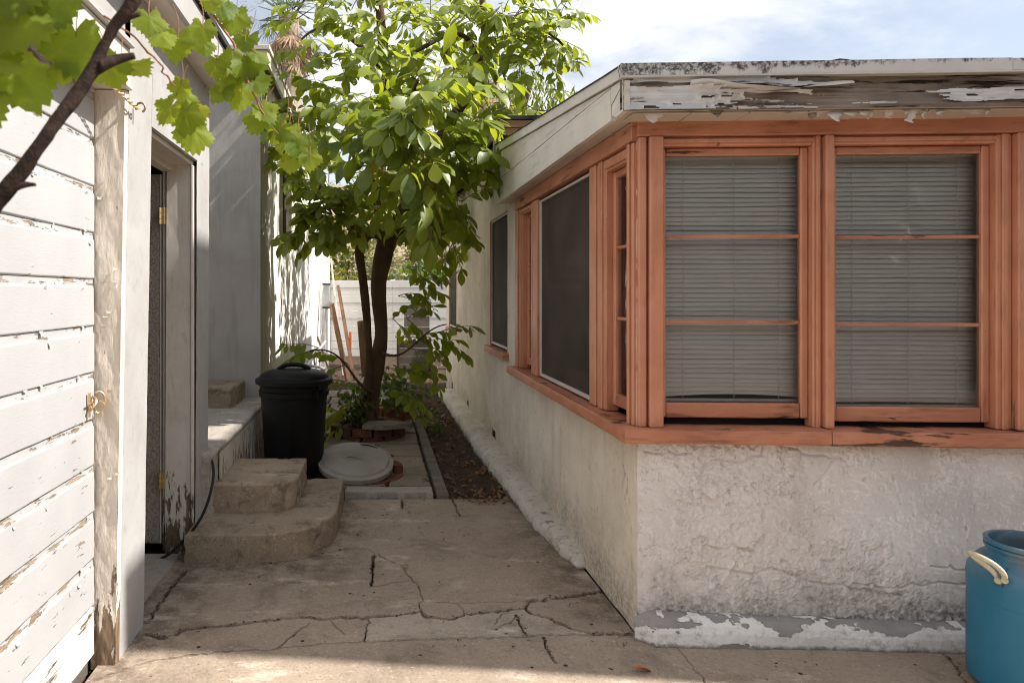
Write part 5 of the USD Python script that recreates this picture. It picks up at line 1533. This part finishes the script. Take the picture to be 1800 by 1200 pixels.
for i, (x, y, n, s, lab) in enumerate([(.62, 6.85, 26, .075, "small green weed growing in the dirt strip beside the kerb"), (.55, 7.35, 40, .06, "low weed patch behind the edging board at the dirt strip")]):
    w = thing("weed", lab, "weed")
    obj("leaves", foliage((x, y, .10), (.09, .09, .09), n, s, 950 + i), M["weed"], w, smooth=True)
    obj("stem", tube([(x, y, -.02), (x + .01, y, .12)], .004, 5), M["twig"], w)
w = thing("planter_shrub", "leafy green plant growing at the foot of the tree in the brick ring", "shrub")
obj("leaves", foliage((-.22, 6.55, .32), (.17, .14, .20), 210, .075, 960), M["weed"], w, smooth=True)
obj("stem", cat_([tube([(-.2 + .03 * k, 6.6, .05), (-.25 + .06 * k, 6.52, .4)], .005, 5) for k in range(4)]), M["twig"], w)
w = thing("planter_shrub", "dense green plant behind the trunk beside the dirt strip", "shrub")
obj("leaves", foliage((.26, 7.1, .38), (.26, .2, .24), 300, .085, 961), M["weed"], w, smooth=True)
obj("stem", cat_([tube([(.2 + .05 * k, 7.15, .02), (.2 + .06 * k, 7.05, .45)], .006, 5) for k in range(4)]), M["twig"], w)
q = RS(970)
def litter(n, xr, yr, z, size, seed):
    q = RS(seed)
    P_ = np.column_stack([q.uniform(*xr, n), q.uniform(*yr, n), np.full(n, z) + q.uniform(0, .018, n)])
    D = np.column_stack([q.randn(n), q.randn(n), q.randn(n) * .25]); U = np.column_stack([q.randn(n) * .4, q.randn(n) * .4, np.ones(n)])
    V, F = place_leaves(leaf_template(.26, .4, .3, 3), P_, D, U, size * q.uniform(.5, 1.2, n))
    return trimesh.Trimesh(V.reshape(-1, 3), F.reshape(-1, 3), process=False)
lt = cat_([litter(520, (.50, .92), (4.55, 9.0), .0, .045, 971), litter(60, (.62, .9), (4.5, 4.8), .004, .045, 972), litter(300, (-.9, 1.0), (9.2, 12.5), .0, .06, 973), litter(46, (-.2, .95), (3.0, 4.6), .004, .016, 974), litter(40, (-.9, .4), (5.3, 9.0), .026, .03, 975), litter(34, (-.6, 2.3), (2.0, 3.2), .003, .012, 976), litter(18, (.2, 2.2), (2.66, 2.72), .003, .018, 977), litter(120, (1.0, 1.05), (3.9, 9.0), .065, .03, 978), litter(70, (-.9, 2.2), (2.3, 4.4), .003, .009, 979)])
obj("fallen_leaves", lt, M["dry_leaf"], label="brown dead leaves and litter scattered on the soil strip and paving", cat="leaf litter", kind="stuff")
def one_leaf(c_, d, s, lab, mat_="rust_leaf"):
    V, F = place_leaves(leaf_template(.24, .5, .35, 6), np.array([c_]), np.array([d]), np.array([[0, .2, 1.0]]), np.array([s]))
    obj("fallen_leaf", trimesh.Trimesh(V[0], F[0], process=False), M[mat_], smooth=True, label=lab, cat="leaf")
x_, y_ = gp(1112, 1181); one_leaf((x_, y_, .014), (1, .25, .05), .075, "curled orange leaf lying on the yard in front of the kerb")
x_, y_ = gp(708, 1000); one_leaf((x_, y_, .016), (.6, .8, .1), .045, "small rusty leaf in the crack of the slabs")
x_, y_ = gp(962, 1094); one_leaf((x_, y_, .012), (1, .3, .0), .022, "tiny red leaf on the pale broken slab")
x_, y_ = gp(738, 852); one_leaf((x_, y_, .045), (1, .1, .0), .07, "yellowish leaf on the flagstone beside the terracotta ring")

# ------------------------------------------------------------------ beyond the fence
xs = np.linspace(-70, 80, 90); ys = np.linspace(19, 120, 60)
P = np.stack(list(np.meshgrid(xs, ys, indexing="ij")) + [np.zeros((90, 60))], -1)
P[..., 2] = -.1 + 15 * ss(P[..., 1], 22, 95) * (.7 + .6 * meshkit.fbm(P * [.03, .03, 1], 3, 5)) + .6 * meshkit.fbm(P * [.3, .3, 1], 3, 6) * ss(P[..., 1], 20, 30)
obj("hillside", orient(sheet(P), [0, 0, 1]), M["hill"], smooth=True, label="dry pale hillside rising beyond the fence", kind="structure")
def hz(x, y): return -.1 + 15 * ss(y, 22, 95) * .98
q = RS(31)
def bush(name, x, y, z, rx, ry, rz, n, size, seed, mat_, label, cat="shrub", group=None):
    t = thing(name, label, cat, group)
    obj("leaves", foliage((0, 0, 0), (rx, ry, rz), n, size, seed), mat_, t, smooth=True)
    obj("stem", tube([(0, 0, -z), (.05, 0, -z * .4), (0, 0, .2)], [.06, .05, .02], 7), M["bark"], t, smooth=True)
    UsdGeom.Xformable(t).AddTranslateOp().Set(Gf.Vec3d(x, y, z))
bush("yellow_shrub", -1.3, 16.6, 1.35, .9, .6, .8, 1100, .16, 981, M["shrub_yellow"], "bright yellow green shrub over the left end of the fence, behind the timbers")
bush("yellow_shrub", 1.35, 17.2, 1.45, 1.1, .6, .75, 1300, .15, 982, M["weed"], "fresh green shrub showing over the right end of the fence")
bush("olive_shrub", .2, 18.5, 1.6, .9, .6, .9, 1100, .13, 983, M["shrub_olive"], "dull olive shrub over the fence behind the trunk")
bush("yellow_shrub", -.5, 20.5, 2.2, 1.3, .8, 1.3, 1300, .18, 984, M["shrub_yellow"], "tall yellowish shrub behind the fence left of the trunk")
bush("olive_shrub", 2.2, 22.5, 2.6, 1.6, .8, 1.3, 1300, .18, 985, M["shrub_olive"], "tall grey green shrub behind the fence right of the trunk")
ms = []
for k in range(110):
    y = q.uniform(28, 80); x = q.uniform(-.25, .35) * y
    ms.append(foliage((x, y, hz(x, y) + .5), (1.3, 1.3, .9), 90, .45, 1000 + k))
obj("hill_scrub", cat_(ms), M["shrub_olive"], smooth=True, label="scattered scrub dotting the dry hillside", cat="scrub", kind="stuff")
fh = thing("far_house", "grey roofed house half hidden beyond the right end of the fence", "house")
obj("wall", wbox(2.35, 6.5, 21.0, 24.0, -.1, 2.35), M["stucco_white"], fh)
obj("roof", hull([(1.95, 20.6, 2.3), (6.8, 20.6, 2.3), (1.95, 24.4, 2.3), (6.8, 24.4, 2.3), (4.3, 20.6, 3.6), (4.3, 24.4, 3.6), (1.95, 20.6, 2.4), (6.8, 20.6, 2.4)]), M["grey_wood"], fh)


# palms
def palm(label, x, y, h, r0, seed, nf=34, nd=40):
    q = RS(seed)
    t = thing("fan_palm", label, "palm tree", loc=(x, y, 0))
    zs = np.linspace(-.2, h, 60)
    tk = tube(np.column_stack([.15 * np.sin(zs * .2), 0 * zs, zs]), r0 * (1 - .25 * zs / h), 18)
    tk.vertices += (meshkit.fbm(tk.vertices * [3, 3, 5], 3, seed)[:, None] - .5) * [.12, .12, 0]
    obj("trunk", tk, M["palm_trunk"], t, smooth=True)
    def fronds(n, el, ln, dead, z0, droop):
        out = []
        for k in range(n):
            az = q.uniform(0, 2 * math.pi); e = q.uniform(*el)
            d = np.array([math.cos(az) * math.cos(e), math.sin(az) * math.cos(e), math.sin(e)])
            o = np.array([.15 * math.sin(h * .2), 0, z0 + q.uniform(-.3, .3)]) + d * [r0 * .7, r0 * .7, 0]
            L_ = ln * q.uniform(.7, 1.1); mid = o + d * L_ * .55 + [0, 0, -droop * .15]
            out.append(tube([o, (o + mid) / 2, mid], [.03, .02, .012], 4, False))
            sv = np.cross(d, [0, 0, 1.0]); sv /= np.linalg.norm(sv) + 1e-9
            for f in np.linspace(-1.25, 1.25, 17):
                bd = d * math.cos(f) + sv * math.sin(f) + q.randn(3) * .07
                e1 = mid + bd * L_ * .28; e2 = mid + bd * L_ * .50 + [0, 0, -droop * q.uniform(.15, .45)]
                w = sv * .022 + np.array([0, 0, .012])
                v = np.array([mid, e1 - w, e1 + w, e2])
                out.append(trimesh.Trimesh(v, [[0, 1, 2], [1, 3, 2]], process=False))
        return cat_(out)
    obj("crown", fronds(nf, (-.5, 1.3), 2.0, False, h, .6), M["palm_leaf"], t)
    obj("dead_skirt", cat_([fronds(nd, (-1.45, -.9), 1.9, True, h - .2, .5), fronds(nd, (-1.5, -1.1), 1.6, True, h - 1.0, .4)]), M["dead_frond"], t)
palm("tall fan palm with a shaggy trunk rising left of the leafy tree", -3.85, 30.0, 13.6, .56, 1101)
palm("fan palm with brown hanging dead fronds seen through the tree right of its trunk", 4.75, 29.0, 10.4, .5, 1102)

# tree with hanging strings of narrow leaves behind the bungalow
dt = thing("drooping_tree", "yellow green tree with drooping leafy strings behind the bungalow roof", "tree", loc=(2.75, 12.6, 0))
obj("trunk", tube(spline([(0, 0, -.1), (.1, 0, 2), (-.1, .1, 4), (.1, 0, 5.2)], 20), np.linspace(.16, .05, 20), 10), M["bark"], dt, smooth=True)
obj("branch", tube(spline([(0, .1, 3.6), (-.5, 0, 4.6), (-1.1, 0, 5.0)], 12), np.linspace(.06, .015, 12), 7), M["bark"], dt, smooth=True)
obj("branch", tube(spline([(0, .1, 3.8), (.4, 0, 4.7), (.8, 0, 4.9)], 12), np.linspace(.06, .015, 12), 7), M["bark"], dt, smooth=True)
q = RS(1200)
DP, DD, DU, DS_ = [], [], [], []
for k in range(95):
    o = np.array([q.uniform(-1.2, .9), q.uniform(-.6, .6), 0]); o[2] = 5.35 - .5 * (o[0] / 1.1) ** 2 + q.uniform(-.9, .2)
    for j in range(q.randint(10, 20)):
        p = o + [q.randn() * .03, q.randn() * .03, -.07 * j]
        if p[2] < 3.0: break
        for s in (-1, 1):
            an = q.uniform(0, 6.28)
            DP.append(p); DD.append([math.cos(an) * .5, math.sin(an) * .5, -1]); DU.append(q.randn(3) + [0, -.5, .5]); DS_.append(q.uniform(.10, .17))
V, F = place_leaves(leaf_template(.12, .1, .1, 3), np.array(DP), np.array(DD, float), np.array(DU), np.array(DS_))
obj("crown", trimesh.Trimesh(V.reshape(-1, 3), F.reshape(-1, 3), process=False), M["drooping"], dt, smooth=True)

# dark hedge added unseen behind the camera: cuts ambient light, shows in window reflections
q = RS(1300)
hm = []
for k in range(34):
    x = -9 + k * .68
    hm.append(foliage((x, -6.5 + q.uniform(-.4, .4), q.uniform(1.0, 3.4)), (1.1, .8, 1.9), 230, .42, 1301 + k))
obj("yard_hedge", cat_(hm), M["hedge"], smooth=True, label="tall dark hedge added out of view behind the camera to cut ambient light", cat="hedge", kind="stuff")
obj("hedge_core", wbox(-9.5, 14.5, -6.9, -6.6, -.04, 4.3), M["soil"], label="dark core of the added hedge blocking light", cat="hedge", kind="stuff")
